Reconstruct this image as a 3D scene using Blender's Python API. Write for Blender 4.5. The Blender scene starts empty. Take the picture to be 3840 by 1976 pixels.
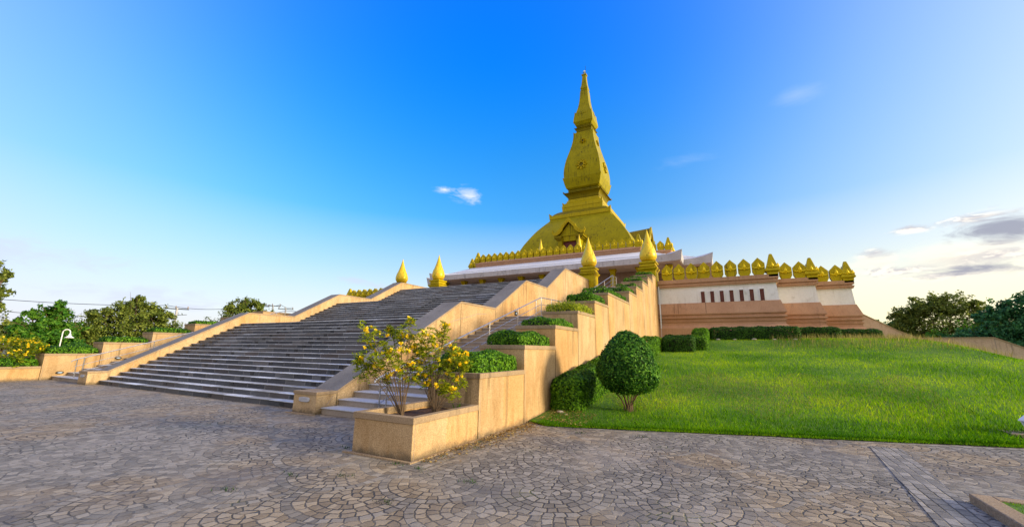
import bpy, math, random
import numpy as np
from mathutils import Vector, Matrix
R_ = math.radians
rng = np.random.default_rng(7); random.seed(7)
scene = bpy.context.scene
# ------------------------------------------------------------------ camera
CAM = Vector((4.179, -4.844, 1.6)); YAW, PITCH, ROLL, FPX = R_(28.098), R_(12.004), R_(0.749), 1514.9
fw = Vector((-math.sin(YAW)*math.cos(PITCH), math.cos(YAW)*math.cos(PITCH), math.sin(PITCH)))
rt0 = Vector((math.cos(YAW), math.sin(YAW), 0)); up0 = rt0.cross(fw)
rt = rt0*math.cos(ROLL)+up0*math.sin(ROLL); up = -rt0*math.sin(ROLL)+up0*math.cos(ROLL)
cd = bpy.data.cameras.new('camera'); cam = bpy.data.objects.new('camera', cd); scene.collection.objects.link(cam)
cam.matrix_world = Matrix(((rt.x, up.x, -fw.x, CAM.x), (rt.y, up.y, -fw.y, CAM.y), (rt.z, up.z, -fw.z, CAM.z), (0, 0, 0, 1)))
cd.sensor_fit = 'HORIZONTAL'; cd.sensor_width = 36; cd.lens = FPX/3840*36; cd.clip_end = 3000; cd.clip_start = .05
scene.camera = cam
# ------------------------------------------------------------------ light
SUN_AZ, SUN_EL = 8, 15        # azimuth measured from +X towards +Y, elevation (degrees)
SKY_STRENGTH, SUN_STRENGTH, EXPOSURE = 0.12, 2.9, 1.05
scene.view_settings.view_transform = 'Standard'; scene.view_settings.look = 'None'
scene.view_settings.exposure = EXPOSURE; scene.view_settings.gamma = 1

class NT:
    """tiny node helper"""
    def __init__(s, tree): s.t = tree; s.n = tree.nodes; s.l = tree.links
    def new(s, typ, **kw):
        n = s.n.new(typ)
        for k, v in kw.items(): setattr(n, k, v)
        return n
    def put(s, sock, v):
        if v is None: return
        if isinstance(v, bpy.types.NodeSocket): s.l.new(v, sock)
        else:
            if hasattr(sock, 'default_value'):
                try: sock.default_value = v
                except Exception:
                    if isinstance(v, (int, float)): sock.default_value = (v, v, v)
                    else: sock.default_value = (*v[:3], 1)
    def m(s, op, a, b=None, c=None, clamp=False):
        n = s.new('ShaderNodeMath', operation=op, use_clamp=clamp); s.put(n.inputs[0], a); s.put(n.inputs[1], b); s.put(n.inputs[2], c); return n.outputs[0]
    def vm(s, op, a, b=None):
        n = s.new('ShaderNodeVectorMath', operation=op); s.put(n.inputs[0], a); s.put(n.inputs[1], b); return n.outputs[0]
    def xyz(s, v):
        n = s.new('ShaderNodeSeparateXYZ'); s.put(n.inputs[0], v); return n.outputs
    def vec(s, x, y, z):
        n = s.new('ShaderNodeCombineXYZ'); s.put(n.inputs[0], x); s.put(n.inputs[1], y); s.put(n.inputs[2], z); return n.outputs[0]
    def noise(s, v, scale, detail=4, rough=.55, dist=0, col=False):
        n = s.new('ShaderNodeTexNoise'); s.put(n.inputs['Vector'], v); n.inputs['Scale'].default_value = scale
        n.inputs['Detail'].default_value = detail; n.inputs['Roughness'].default_value = rough; n.inputs['Distortion'].default_value = dist
        return n.outputs['Color' if col else 'Fac']
    def white(s, v):
        n = s.new('ShaderNodeTexWhiteNoise', noise_dimensions='3D'); s.put(n.inputs[0], v); return n.outputs['Value']
    def ramp(s, f, stops, interp='LINEAR'):
        n = s.new('ShaderNodeValToRGB'); n.color_ramp.interpolation = interp; s.put(n.inputs[0], f)
        e = n.color_ramp.elements
        while len(e) < len(stops): e.new(.5)
        for i, (p, c) in enumerate(stops):
            e[i].position = p; e[i].color = (c, c, c, 1) if isinstance(c, (int, float)) else (*c, 1)
        return n.outputs[0]
    def mix(s, f, a, b, mode='MIX'):
        n = s.new('ShaderNodeMix', data_type='RGBA', blend_type=mode); s.put(n.inputs[0], f)
        for k, v in ((6, a), (7, b)):
            if isinstance(v, tuple): n.inputs[k].default_value = (*v[:3], 1)
            else: s.put(n.inputs[k], v)
        return n.outputs[2]
    def mr(s, v, a, b, c=0, d=1, smooth=False):
        n = s.new('ShaderNodeMapRange'); n.interpolation_type = 'SMOOTHSTEP' if smooth else 'LINEAR'; s.put(n.inputs[0], v)
        for i, x in enumerate((a, b, c, d)): n.inputs[i+1].default_value = x
        return n.outputs[0]

world = bpy.data.worlds.new('World'); scene.world = world; world.use_nodes = True
W = NT(world.node_tree); W.n.clear()
sky = W.new('ShaderNodeTexSky'); sky.sky_type = 'NISHITA'; sky.sun_disc = False
sky.sun_elevation = R_(SUN_EL); sky.sun_rotation = R_(90-SUN_AZ); sky.altitude = 100; sky.air_density = 1.0; sky.dust_density = 1.0; sky.ozone_density = 3
tc = W.new('ShaderNodeTexCoord')
dx, dy, dz = W.xyz(tc.outputs['Generated'])
az = W.m('DEGREES', W.m('ARCTAN2', W.m('MULTIPLY', dx, -1), dy)); el = W.m('DEGREES', W.m('ARCSINE', dz))   # az: degrees left of +Y
hs = W.new('ShaderNodeHueSaturation'); hs.inputs['Saturation'].default_value = 1.25; hs.inputs['Value'].default_value = 1.0
W.l.new(sky.outputs[0], hs.inputs['Color']); skyc = hs.outputs[0]
# air: deep azure overhead, milky towards the horizon, cream near the setting sun
elp = W.m('MAXIMUM', el, 0)
tint_stops = [(0, (1.0, .98, .93)), (.06, (.9, .95, .95)), (.16, (.75, 1.12, 1.15)), (.30, (.25, 1.25, 1.55)), (.42, (.05, 1.2, 2.15)), (.6, (.02, 1.2, 2.6)), (1, (.02, 1.1, 2.6))]
tint = W.ramp(W.m('DIVIDE', elp, 90), [(p_, tuple(c_/2.7 for c_ in q_)) for p_, q_ in tint_stops], 'B_SPLINE')
tint = W.vm('MULTIPLY', tint, (2.7, 2.7, 2.7))
skyc = W.mix(1.0, skyc, tint, 'MULTIPLY')
# haze: clear azure ahead, milky sides; unseen bright part added as fill light
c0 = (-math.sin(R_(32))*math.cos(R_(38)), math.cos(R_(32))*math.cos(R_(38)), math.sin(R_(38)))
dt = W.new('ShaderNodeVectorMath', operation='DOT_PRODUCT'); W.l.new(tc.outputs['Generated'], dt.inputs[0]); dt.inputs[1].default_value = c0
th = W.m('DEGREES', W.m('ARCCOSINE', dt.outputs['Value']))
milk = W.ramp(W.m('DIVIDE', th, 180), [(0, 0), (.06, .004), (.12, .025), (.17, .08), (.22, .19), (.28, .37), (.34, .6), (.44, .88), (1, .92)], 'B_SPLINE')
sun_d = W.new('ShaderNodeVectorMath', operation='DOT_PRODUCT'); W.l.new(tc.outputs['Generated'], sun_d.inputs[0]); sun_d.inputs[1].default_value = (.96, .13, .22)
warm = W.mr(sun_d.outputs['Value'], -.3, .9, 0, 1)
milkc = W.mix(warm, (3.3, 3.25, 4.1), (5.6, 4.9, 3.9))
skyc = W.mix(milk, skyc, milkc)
lowhaze = W.ramp(W.m('DIVIDE', elp, 90), [(0, .8), (.06, .6), (.12, .28), (.2, 0)])
skyc = W.mix(lowhaze, skyc, W.mix(W.mr(sun_d.outputs['Value'], -.9, .25, 0, 1), (3.5, 3.4, 3.9), (5.8, 4.9, 2.7)))
# clouds
cv = W.vec(W.m('MULTIPLY', az, .09), W.m('MULTIPLY', el, .33), 3.3)
cn = W.noise(cv, 1.0, 7, .6, .3); cn2 = W.noise(W.vec(W.m('MULTIPLY', az, .05), W.m('MULTIPLY', el, .16), 9), 1.0, 5, .55, .2)
def blob(a0, e0, wa, we):
    da = W.m('DIVIDE', W.m('SUBTRACT', az, a0), wa); de = W.m('DIVIDE', W.m('SUBTRACT', el, e0), we)
    return W.m('SUBTRACT', 1, W.m('SQRT', W.m('ADD', W.m('MULTIPLY', da, da), W.m('MULTIPLY', de, de))))
def cloud(base, blobs, thr, soft, noise):
    global skyc
    mk = None
    for b in blobs:
        v = blob(*b); mk = v if mk is None else W.m('MAXIMUM', mk, v)
    f = W.m('ADD', mk, W.m('MULTIPLY', W.m('SUBTRACT', noise, .5), 2.2))
    f = W.mr(f, thr, thr+soft, 0, 1, True); return f
cvf = W.vec(W.m('MULTIPLY', az, .30), W.m('MULTIPLY', el, .85), 7.7); cf = W.noise(cvf, 1.0, 8, .62, .5)
white_c, grey_c = (4.6, 4.5, 4.4), (1.35, 1.4, 1.85)
f1 = cloud(None, [(35.0, 21.3, 3.1, 1.6), (38.2, 21.9, 2.4, .7)], .08, 1.2, cf)
skyc = W.mix(W.m('MULTIPLY', f1, .9), skyc, white_c)
fb = cloud(None, [(-20.5, 9.3, 7.0, 2.3), (-14.5, 9.6, 3.5, 1.5), (-32, 9, 10, 4)], .12, 1.0, W.m('ADD', W.m('MULTIPLY', cf, .35), .30))
skyc = W.mix(W.m('MULTIPLY', fb, .9), skyc, W.mix(W.mr(W.m('ADD', el, W.m('MULTIPLY', cf, 5)), 10.2, 12.4, 0, 1, True), (3.1, 2.75, 2.6), (5.0, 4.55, 3.7)))
f2 = cloud(None, [(-14.7, 10.5, 2.2, 1.0), (-17.7, 12.4, 2.4, .7), (-16, 8.4, 6, .8), (-23, 9.0, 5, 1.4), (-20.5, 7.6, 7, .7), (-22, 12.6, 4, .8), (-34, 10, 9, 4)], .1, .95, cf)
lit = W.mr(W.m('ADD', W.m('MULTIPLY', W.m('SUBTRACT', cf, .5), 3), W.m('MULTIPLY', W.m('SUBTRACT', W.noise(W.vm('ADD', cvf, (0, -.35, 0)), 1.0, 8, .62, .5), cf), -7)), -.45, .6, 0, 1, True)
skyc = W.mix(W.m('MULTIPLY', f2, .85), skyc, W.mix(lit, (2.5, 2.3, 2.5), (5.0, 4.6, 4.0)))
f2d = cloud(None, [(-24.2, 11.3, 5.0, 2.1), (-32, 11, 10, 3.2), (-21.5, 7.9, 4.5, .8)], .15, .8, cf)
skyc = W.mix(W.m('MULTIPLY', f2d, .85), skyc, grey_c)
f3 = cloud(None, [(70, 5, 14, 1.6), (66.6, 4.2, 4, 1.0), (47.1, 8.2, 3, .9), (49.5, 8.6, 3, .8), (80, 8, 12, 2.6)], .2, .9, cf)
skyc = W.mix(W.m('MULTIPLY', f3, .5), skyc, (2.9, 3.05, 4.0))
f4 = cloud(None, [(2, 24.4, 8, 2.0), (-10.3, 29, 5, 2)], .3, 1.3, cn)
skyc = W.mix(W.m('MULTIPLY', f4, .14), skyc, (5, 5, 5))
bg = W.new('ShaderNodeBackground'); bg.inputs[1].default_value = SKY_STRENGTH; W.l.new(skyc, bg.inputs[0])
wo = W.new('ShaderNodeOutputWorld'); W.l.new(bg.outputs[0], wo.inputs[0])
sd = bpy.data.lights.new('sun', 'SUN'); sd.energy = SUN_STRENGTH; sd.angle = R_(11); sd.color = (1, .82, .55)
so = bpy.data.objects.new('sun', sd); scene.collection.objects.link(so)
sv = Vector((math.cos(R_(SUN_AZ))*math.cos(R_(SUN_EL)), math.sin(R_(SUN_AZ))*math.cos(R_(SUN_EL)), math.sin(R_(SUN_EL))))
so.rotation_euler = sv.to_track_quat('Z', 'Y').to_euler(); so.location = (30, 5, 30)

# ------------------------------------------------------------------ helpers
def link(o): scene.collection.objects.link(o); return o
def tag(o, label=None, cat=None, group=None, kind=None):
    if label: o['label'] = label
    if cat: o['category'] = cat
    if group: o['group'] = group
    if kind: o['kind'] = kind
    return o
def empty(name, loc=(0, 0, 0), label=None, cat=None, group=None, kind=None):
    o = link(bpy.data.objects.new(name, None)); o.location = loc; o.empty_display_size = .2
    return tag(o, label, cat, group, kind)
def copy_tree(o, parent=None):
    c = o.copy(); link(c); c.parent = parent
    for ch in list(o.children): copy_tree(ch, c)
    return c
class MB:
    def __init__(s): s.v = []; s.f = []; s.m = []
    def add(s, vs, fs, mi=0):
        n = len(s.v); s.v += [tuple(v) for v in vs]; s.f += [tuple(i+n for i in f) for f in fs]; s.m += [mi]*len(fs); return s
    def box(s, x0, x1, y0, y1, z0, z1, mi=0):
        return s.add([(x0, y0, z0), (x1, y0, z0), (x1, y1, z0), (x0, y1, z0), (x0, y0, z1), (x1, y0, z1), (x1, y1, z1), (x0, y1, z1)],
              [(0, 3, 2, 1), (4, 5, 6, 7), (0, 1, 5, 4), (1, 2, 6, 5), (2, 3, 7, 6), (3, 0, 4, 7)], mi)
    def prism_x(s, poly, x0, x1, mi=0):      # poly of (y,z), counter-clockwise seen from +x
        n = len(poly); vs = [(x0, y, z) for y, z in poly]+[(x1, y, z) for y, z in poly]
        fs = [tuple(range(n))[::-1], tuple(range(n, 2*n))]+[(i, (i+1) % n, n+(i+1) % n, n+i) for i in range(n)]
        return s.add(vs, fs, mi)
    def prism_y(s, poly, y0, y1, mi=0):      # poly of (x,z)
        n = len(poly); vs = [(x, y0, z) for x, z in poly]+[(x, y1, z) for x, z in poly]
        fs = [tuple(range(n)), tuple(range(n, 2*n))[::-1]]+[((i+1) % n, i, n+i, n+(i+1) % n) for i in range(n)]
        return s.add(vs, fs, mi)
    def rings(s, rings, cap0=True, cap1=True, mi=0, closed=True):
        n = len(rings[0]); vs = [p for r in rings for p in r]; fs = []
        for k in range(len(rings)-1):
            for i in range(n if closed else n-1):
                j = (i+1) % n; fs.append((k*n+i, k*n+j, (k+1)*n+j, (k+1)*n+i))
        if cap0: fs.append(tuple(range(n))[::-1])
        if cap1: fs.append(tuple(range((len(rings)-1)*n, len(rings)*n)))
        return s.add(vs, fs, mi)
    def tube(s, pts, rad, seg=8, mi=0):
        pts = [Vector(p) for p in pts]; rs = rad if isinstance(rad, (list, tuple)) else [rad]*len(pts); rings = []
        for i, p in enumerate(pts):
            d = (pts[min(i+1, len(pts)-1)]-pts[max(i-1, 0)]).normalized()
            a = d.cross(Vector((0, 0, 1))) if abs(d.z) < .95 else d.cross(Vector((1, 0, 0))); a.normalize(); b = d.cross(a)
            rings.append([p+(a*math.cos(t)+b*math.sin(t))*rs[i] for t in [2*math.pi*k/seg for k in range(seg)]])
        return s.rings(rings, mi=mi)
    def lathe(s, prof, cx=0, cy=0, seg=24, mi=0):
        return s.rings([[(cx+r*math.cos(2*math.pi*k/seg), cy+r*math.sin(2*math.pi*k/seg), z) for k in range(seg)] for r, z in prof], mi=mi)
    def sq(s, prof, cx=0, cy=0, mi=0, cap0=True, cap1=True):
        return s.rings([[(cx-h, cy-h, z), (cx+h, cy-h, z), (cx+h, cy+h, z), (cx-h, cy+h, z)] for h, z in prof], cap0, cap1, mi)
    def build(s, name, mats, parent=None, loc=None, bevel=0, smooth=False, recalc=True):
        me = bpy.data.meshes.new(name); me.from_pydata(s.v, [], s.f)
        for m in (mats if isinstance(mats, (list, tuple)) else [mats]): me.materials.append(m)
        me.polygons.foreach_set('material_index', s.m)
        if recalc:
            import bmesh
            bm = bmesh.new(); bm.from_mesh(me); bmesh.ops.recalc_face_normals(bm, faces=bm.faces); bm.to_mesh(me); bm.free()
        if smooth: me.shade_smooth() if hasattr(me, 'shade_smooth') else None
        o = link(bpy.data.objects.new(name, me)); o.parent = parent
        if loc: o.location = loc
        if bevel:
            b = o.modifiers.new('bevel', 'BEVEL'); b.width = bevel; b.segments = 2; b.limit_method = 'ANGLE'; b.angle_limit = R_(40)
        return o
def npmesh(name, V, F, mats, parent=None, rnd=None, mi=None, loc=None):
    """V (n,3) float, F (m,k) int uniform polygon size"""
    me = bpy.data.meshes.new(name); n, m, k = len(V), len(F), F.shape[1]
    me.vertices.add(n); me.vertices.foreach_set('co', np.ascontiguousarray(V, dtype=np.float32).ravel())
    me.loops.add(m*k); me.loops.foreach_set('vertex_index', np.ascontiguousarray(F, dtype=np.int32).ravel())
    me.polygons.add(m); me.polygons.foreach_set('loop_start', np.arange(0, m*k, k, dtype=np.int32))
    for x in (mats if isinstance(mats, (list, tuple)) else [mats]): me.materials.append(x)
    if mi is not None: me.polygons.foreach_set('material_index', np.asarray(mi, dtype=np.int32))
    if rnd is not None:
        a = me.attributes.new('rnd', 'FLOAT', 'POINT'); a.data.foreach_set('value', np.asarray(rnd, dtype=np.float32))
    me.update(calc_edges=True); me.validate()
    o = link(bpy.data.objects.new(name, me)); o.parent = parent
    if loc is not None: o.location = loc
    return o

# ------------------------------------------------------------------ materials
def mat(name):
    m = bpy.data.materials.new(name); m.use_nodes = True; t = NT(m.node_tree); b = m.node_tree.nodes['Principled BSDF']
    return m, t, b
def pos(t): return t.new('ShaderNodeNewGeometry').outputs['Position']
def bump(t, b, h, strength=.4, dist=.01):
    n = t.new('ShaderNodeBump'); n.inputs['Strength'].default_value = strength; n.inputs['Distance'].default_value = dist; t.put(n.inputs['Height'], h); t.l.new(n.outputs[0], b.inputs['Normal'])
def plaster(name, c, c2, stain=(.09, .07, .05), speck=.35, rough=.85, streak=.5, spscale=90, bumpd=.006, grime=.35, panels=False, metal=0, spec=.25):
    """weathered render: mottled base, grain, vertical run-off streaks"""
    m, t, b = mat(name); p = pos(t); x, y, z = t.xyz(p)
    base = t.mix(t.mr(t.noise(p, .9, 5), .3, .7), c, c2)
    if panels:      # casting bays differ in tone
        wv = t.white(t.vec(t.m('FLOOR', t.m('DIVIDE', t.m('ADD', y, .118), .947)), t.m('FLOOR', t.m('DIVIDE', x, 3)), 2))
        base = t.mix(t.mr(wv, .25, 1, 0, .65), base, t.mix(1.0, base, (1.12, .92, .62), 'MULTIPLY'))
        lowst = t.mr(t.noise(t.vec(t.m('MULTIPLY', x, 2.5), t.m('MULTIPLY', y, 2.5), t.m('MULTIPLY', z, .5)), 1.0, 4, .6), .50, .62, 0, .5, True)
        base = t.mix(lowst, base, t.mix(1.0, base, (.74, .66, .54), 'MULTIPLY'))
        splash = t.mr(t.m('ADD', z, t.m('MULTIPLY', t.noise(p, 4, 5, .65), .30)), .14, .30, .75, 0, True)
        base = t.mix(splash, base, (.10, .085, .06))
    g = t.noise(p, spscale, 3, .7); base = t.mix(t.m('MULTIPLY', t.mr(g, .35, .65), speck), base, t.mix(1.0, base, (.45, .42, .38), 'MULTIPLY'))
    g2 = t.noise(p, spscale*.28, 4, .7); base = t.mix(t.m('MULTIPLY', t.mr(g2, .45, .75), speck*.6), base, t.mix(1.0, base, (.6, .52, .42), 'MULTIPLY'))
    sv_ = t.vec(t.m('MULTIPLY', x, 5.5), t.m('MULTIPLY', y, 5.5), t.m('MULTIPLY', z, .35))
    s1 = t.mr(t.noise(sv_, 1.0, 5, .62), .50, .70, 0, 1, True); s2 = t.mr(t.noise(p, .55, 3), .38, .66, 0, 1, True)
    base = t.mix(t.m('MULTIPLY', t.m('MULTIPLY', s1, s2), streak), base, stain)
    s3 = t.mr(t.noise(t.vm('ADD', p, (31, 7, 5)), 2.3, 6, .6), .56, .74, 0, 1, True)
    base = t.mix(t.m('MULTIPLY', s3, grime*.6), base, stain)
    t.put(b.inputs['Base Color'], base); b.inputs['Roughness'].default_value = rough; b.inputs['Specular IOR Level'].default_value = spec; b.inputs['Metallic'].default_value = metal
    bump(t, b, t.m('ADD', g, t.m('MULTIPLY', g2, .8)), .5, bumpd); return m
M = {}
M['wall'] = plaster('washed_concrete', (.54, .37, .185), (.70, .52, .30), stain=(.18, .125, .06), speck=.85, streak=.85, spscale=55, panels=True)
M['cope'] = plaster('coping_concrete', (.38, .28, .17), (.50, .37, .23), stain=(.10, .08, .055), speck=.85, streak=.5, spscale=70, grime=.8)
M['ramp'] = plaster('grey_coping', (.19, .18, .165), (.28, .265, .24), stain=(.08, .08, .075), speck=.6, streak=.3, spscale=60, grime=.9)
M['tread'] = plaster('tread_stone', (.46, .48, .50), (.62, .63, .64), stain=(.14, .14, .15), speck=.4, streak=0, grime=1.0, spscale=40)
M['sidestair'] = plaster('side_stair_concrete', (.32, .27, .22), (.42, .36, .30), stain=(.10, .09, .08), speck=.5, streak=.2, grime=.8)
M['pink'] = plaster('pink_plinth', (.46, .26, .15), (.55, .33, .20), stain=(.12, .075, .05), speck=.35, streak=.5, spscale=25)
M['white'] = plaster('white_wall', (.74, .72, .68), (.82, .81, .79), stain=(.36, .33, .27), speck=.18, streak=.5, spscale=25, grime=.7)
M['roofgrey'] = plaster('roof_concrete', (.42, .42, .44), (.56, .57, .60), stain=(.17, .17, .18), speck=.25, streak=.8, spscale=20, grime=.9)
M['rooflight'] = plaster('roof_slab', (.62, .63, .66), (.72, .73, .76), stain=(.35, .36, .38), speck=.15, streak=.2, spscale=20, grime=.6)
M['soffit'] = plaster('soffit', (.30, .24, .20), (.36, .29, .24), speck=.1, streak=.2, spscale=20)
M['gold'] = plaster('gold_paint', (.29, .245, .002), (.37, .31, .003), stain=(.07, .06, .006), speck=.14, streak=.95, spscale=18, rough=.5, grime=.75, metal=.15, spec=.1)
M['goldlight'] = plaster('gold_paint_bright', (.44, .34, .003), (.52, .40, .005), stain=(.12, .09, .006), speck=.3, streak=.8, spscale=18, rough=.45, grime=.6, metal=.2, spec=.15)
M['golddark'] = plaster('gold_paint_dark', (.19, .155, .002), (.25, .20, .003), stain=(.055, .042, .006), speck=.4, streak=.95, spscale=18, rough=.5, grime=.95, metal=.15, spec=.1)  # darker gold with heavier grime, on dome cap, flares and dormer roofs
m_, t_, b_ = mat('tread_slabs'); p_ = pos(t_); x, y, z = t_.xyz(p_)
zi = t_.m('FLOOR', t_.m('DIVIDE', z, .155)); xs = t_.m('DIVIDE', t_.m('ADD', x, t_.m('MULTIPLY', t_.white(t_.vec(3, 1, zi)), .9)), 1.15); w = t_.white(t_.vec(t_.m('FLOOR', xs), 5, zi))
g = t_.noise(p_, 40, 4, .7); gb = t_.noise(p_, 3, 5, .65)
c = t_.ramp(w, [(0, (.34, .34, .33)), (.5, (.52, .53, .54)), (.85, (.68, .71, .74)), (1, (.76, .80, .86))])
c = t_.mix(t_.m('MULTIPLY', t_.mr(gb, .45, .7), .7), c, t_.mix(1.0, c, (.45, .43, .40), 'MULTIPLY')); c = t_.mix(t_.m('MULTIPLY', t_.mr(g, .45, .7), .35), c, t_.mix(1.0, c, (.5, .5, .5), 'MULTIPLY'))
fx = t_.m('FRACT', xs); c = t_.mix(t_.m('MULTIPLY', t_.m('LESS_THAN', fx, .012), .7), c, (.08, .08, .08))
t_.put(b_.inputs['Base Color'], c); b_.inputs['Roughness'].default_value = .7; bump(t_, b_, g, .3, .004); M['slabs'] = m_
m_, t_, b_ = mat('gold_leaf_bud'); p_ = t_.new('ShaderNodeTexCoord').outputs['Object']
n1 = t_.noise(p_, 2.2, 6, .6); n2 = t_.noise(p_, 30, 4, .65)
cc = t_.mix(t_.mr(n1, .35, .65), (.66, .46, .012), (.78, .56, .02)); cc = t_.mix(t_.m('MULTIPLY', t_.mr(n2, .5, .75), .45), cc, (.34, .20, .02))
cc = t_.mix(t_.mr(t_.noise(p_, 1.6, 5, .6, .6), .63, .66), cc, (.55, .15, .02))
t_.put(b_.inputs['Base Color'], cc); b_.inputs['Roughness'].default_value = .36; b_.inputs['Metallic'].default_value = .25; bump(t_, b_, n2, .3, .006); M['bud'] = m_
M['doorred'] = plaster('dark_red_wood', (.10, .022, .018), (.16, .035, .025), stain=(.03, .01, .01), speck=.3, rough=.5)
M['woodframe'] = plaster('brown_shutter', (.12, .035, .025), (.17, .05, .035), stain=(.04, .015, .01), speck=.3, rough=.5)
M['black'] = plaster('dark_fitting', (.02, .02, .02), (.03, .03, .03), speck=.1, rough=.4)
M['whitepaint'] = plaster('white_paint', (.7, .72, .75), (.8, .8, .82), stain=(.4, .4, .4), speck=.1, rough=.4, streak=.2)
M['kerbgrey'] = plaster('kerb_concrete', (.24, .22, .18), (.34, .31, .25), speck=.6, grime=1.0)
M['soil'] = plaster('soil', (.055, .03, .018), (.10, .055, .03), speck=.8, spscale=30, bumpd=.03)
M['relief'] = plaster('relief_gold', (.70, .52, .008), (.80, .60, .01), stain=(.3, .2, .01), speck=.1, streak=.2, rough=.4, metal=.2, spec=.2)
M['bark'] = plaster('bark', (.13, .085, .05), (.20, .14, .09), speck=.6, spscale=60)
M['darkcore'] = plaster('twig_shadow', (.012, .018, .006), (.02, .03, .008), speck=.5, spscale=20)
M['rock'] = plaster('rock', (.35, .31, .26), (.5, .45, .38), speck=.6, spscale=30)
m_, t_, b_ = mat('steel_rail'); b_.inputs['Base Color'].default_value = (.42, .42, .43, 1); b_.inputs['Metallic'].default_value = .9
t_.put(b_.inputs['Roughness'], t_.mr(t_.noise(pos(t_), 12, 4), .3, .7, .22, .5)); M['steel'] = m_
m_, t_, b_ = mat('glass_lens'); b_.inputs['Base Color'].default_value = (.45, .55, .65, 1); b_.inputs['Roughness'].default_value = .15; M['lens'] = m_
# dark granite risers: one tone per slab, pale joints
m_, t_, b_ = mat('riser_granite'); p_ = pos(t_); x, y, z = t_.xyz(p_)
zi = t_.m('FLOOR', t_.m('DIVIDE', z, .1573)); xs = t_.m('DIVIDE', t_.m('ADD', x, t_.m('MULTIPLY', t_.white(t_.vec(3, 1, zi)), .9)), .92); xi = t_.m('FLOOR', xs)
w = t_.white(t_.vec(xi, 0, zi)); gr = t_.noise(p_, 45, 5, .7); big = t_.noise(t_.vm('MULTIPLY', p_, (1, 1, 2.5)), .6, 4)
col = t_.ramp(w, [(0, (.014, .016, .022)), (.35, (.034, .038, .046)), (.7, (.070, .071, .075)), (.9, (.045, .034, .030)), (1, (.010, .011, .016))])
col = t_.mix(t_.mr(big, .4, .65), col, t_.mix(1.0, col, (1.9, 1.85, 1.75), 'MULTIPLY'))
col = t_.mix(t_.m('MULTIPLY', t_.mr(gr, .48, .78), .4), col, (.18, .18, .17))
fx = t_.m('FRACT', xs); jt = t_.m('MAXIMUM', t_.m('LESS_THAN', fx, .012), t_.m('GREATER_THAN', fx, .99)); col = t_.mix(t_.m('MULTIPLY', jt, .6), col, (.3, .29, .28))
t_.put(b_.inputs['Base Color'], col); b_.inputs['Roughness'].default_value = .6; bump(t_, b_, gr, .4, .006); M['riser'] = m_

def foliage(name, dark, mid, light, trans=.35, rough=.5):
    m, t, b = mat(name); a = t.new('ShaderNodeAttribute'); a.attribute_name = 'rnd'; p = pos(t)
    f = t.m('ADD', t.m('MULTIPLY', a.outputs['Fac'], .65), t.m('MULTIPLY', t.noise(p, 1.1, 3), .45))
    c = t.ramp(f, [(.22, dark), (.52, mid), (.86, light)])
    t.put(b.inputs['Base Color'], c); b.inputs['Roughness'].default_value = rough; b.inputs['Specular IOR Level'].default_value = .12
    tr = t.new('ShaderNodeBsdfTranslucent'); t.put(tr.inputs[0], t.mix(1.0, c, (1.3, 1.3, .6), 'MULTIPLY'))
    ms = t.new('ShaderNodeMixShader'); ms.inputs[0].default_value = trans; t.l.new(b.outputs[0], ms.inputs[1]); t.l.new(tr.outputs[0], ms.inputs[2])
    t.l.new(ms.outputs[0], t.n['Material Output'].inputs[0]); return m
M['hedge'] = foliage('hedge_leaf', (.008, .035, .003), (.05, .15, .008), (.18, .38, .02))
M['hedgedark'] = foliage('shaded_hedge_leaf', (.008, .03, .004), (.025, .08, .008), (.07, .17, .015), .2)  # darker hedge leaf, shade put into its colour for the terrace hedges
M['topi'] = foliage('topiary_leaf', (.004, .028, .004), (.028, .125, .015), (.16, .36, .035))
M['treeleaf'] = foliage('tree_leaf', (.05, .085, .015), (.13, .18, .03), (.28, .33, .06))
M['treegreen'] = foliage('bright_tree_leaf', (.02, .09, .01), (.06, .19, .015), (.15, .30, .03))
M['bluegreen'] = foliage('blue_green_leaf', (.015, .07, .03), (.045, .17, .06), (.11, .30, .11))
M['tecoma'] = foliage('trumpet_shrub_leaf', (.10, .16, .008), (.27, .34, .014), (.52, .54, .03), .45)
M['flower'] = foliage('yellow_flower', (.85, .55, .01), (.92, .68, .02), (.98, .85, .08), .3)
M['grass'] = foliage('grass_blade', (.035, .14, .001), (.16, .36, .002), (.46, .60, .008), .45, .8)
M['seed'] = foliage('dry_grass', (.18, .17, .05), (.30, .26, .09), (.42, .36, .14), .3)
# lawn soil under the blades
m_, t_, b_ = mat('lawn_ground'); p_ = pos(t_); a = t_.noise(p_, 1.0, 5); bn = t_.noise(p_, 14, 5, .7)
c = t_.ramp(t_.m('ADD', t_.m('MULTIPLY', a, .5), t_.m('MULTIPLY', bn, .5)), [(.3, (.025, .075, .002)), (.5, (.07, .17, .003)), (.65, (.15, .22, .008)), (.8, (.19, .16, .03))])
t_.put(b_.inputs['Base Color'], c); b_.inputs['Roughness'].default_value = .95; bump(t_, b_, bn, 1, .05); M['lawn'] = m_
m_, t_, b_ = mat('far_ground'); p_ = pos(t_); c = t_.ramp(t_.noise(p_, .2, 5), [(.35, (.05, .08, .02)), (.65, (.12, .11, .05))]); t_.put(b_.inputs['Base Color'], c); b_.inputs['Roughness'].default_value = 1; M['far'] = m_

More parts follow.
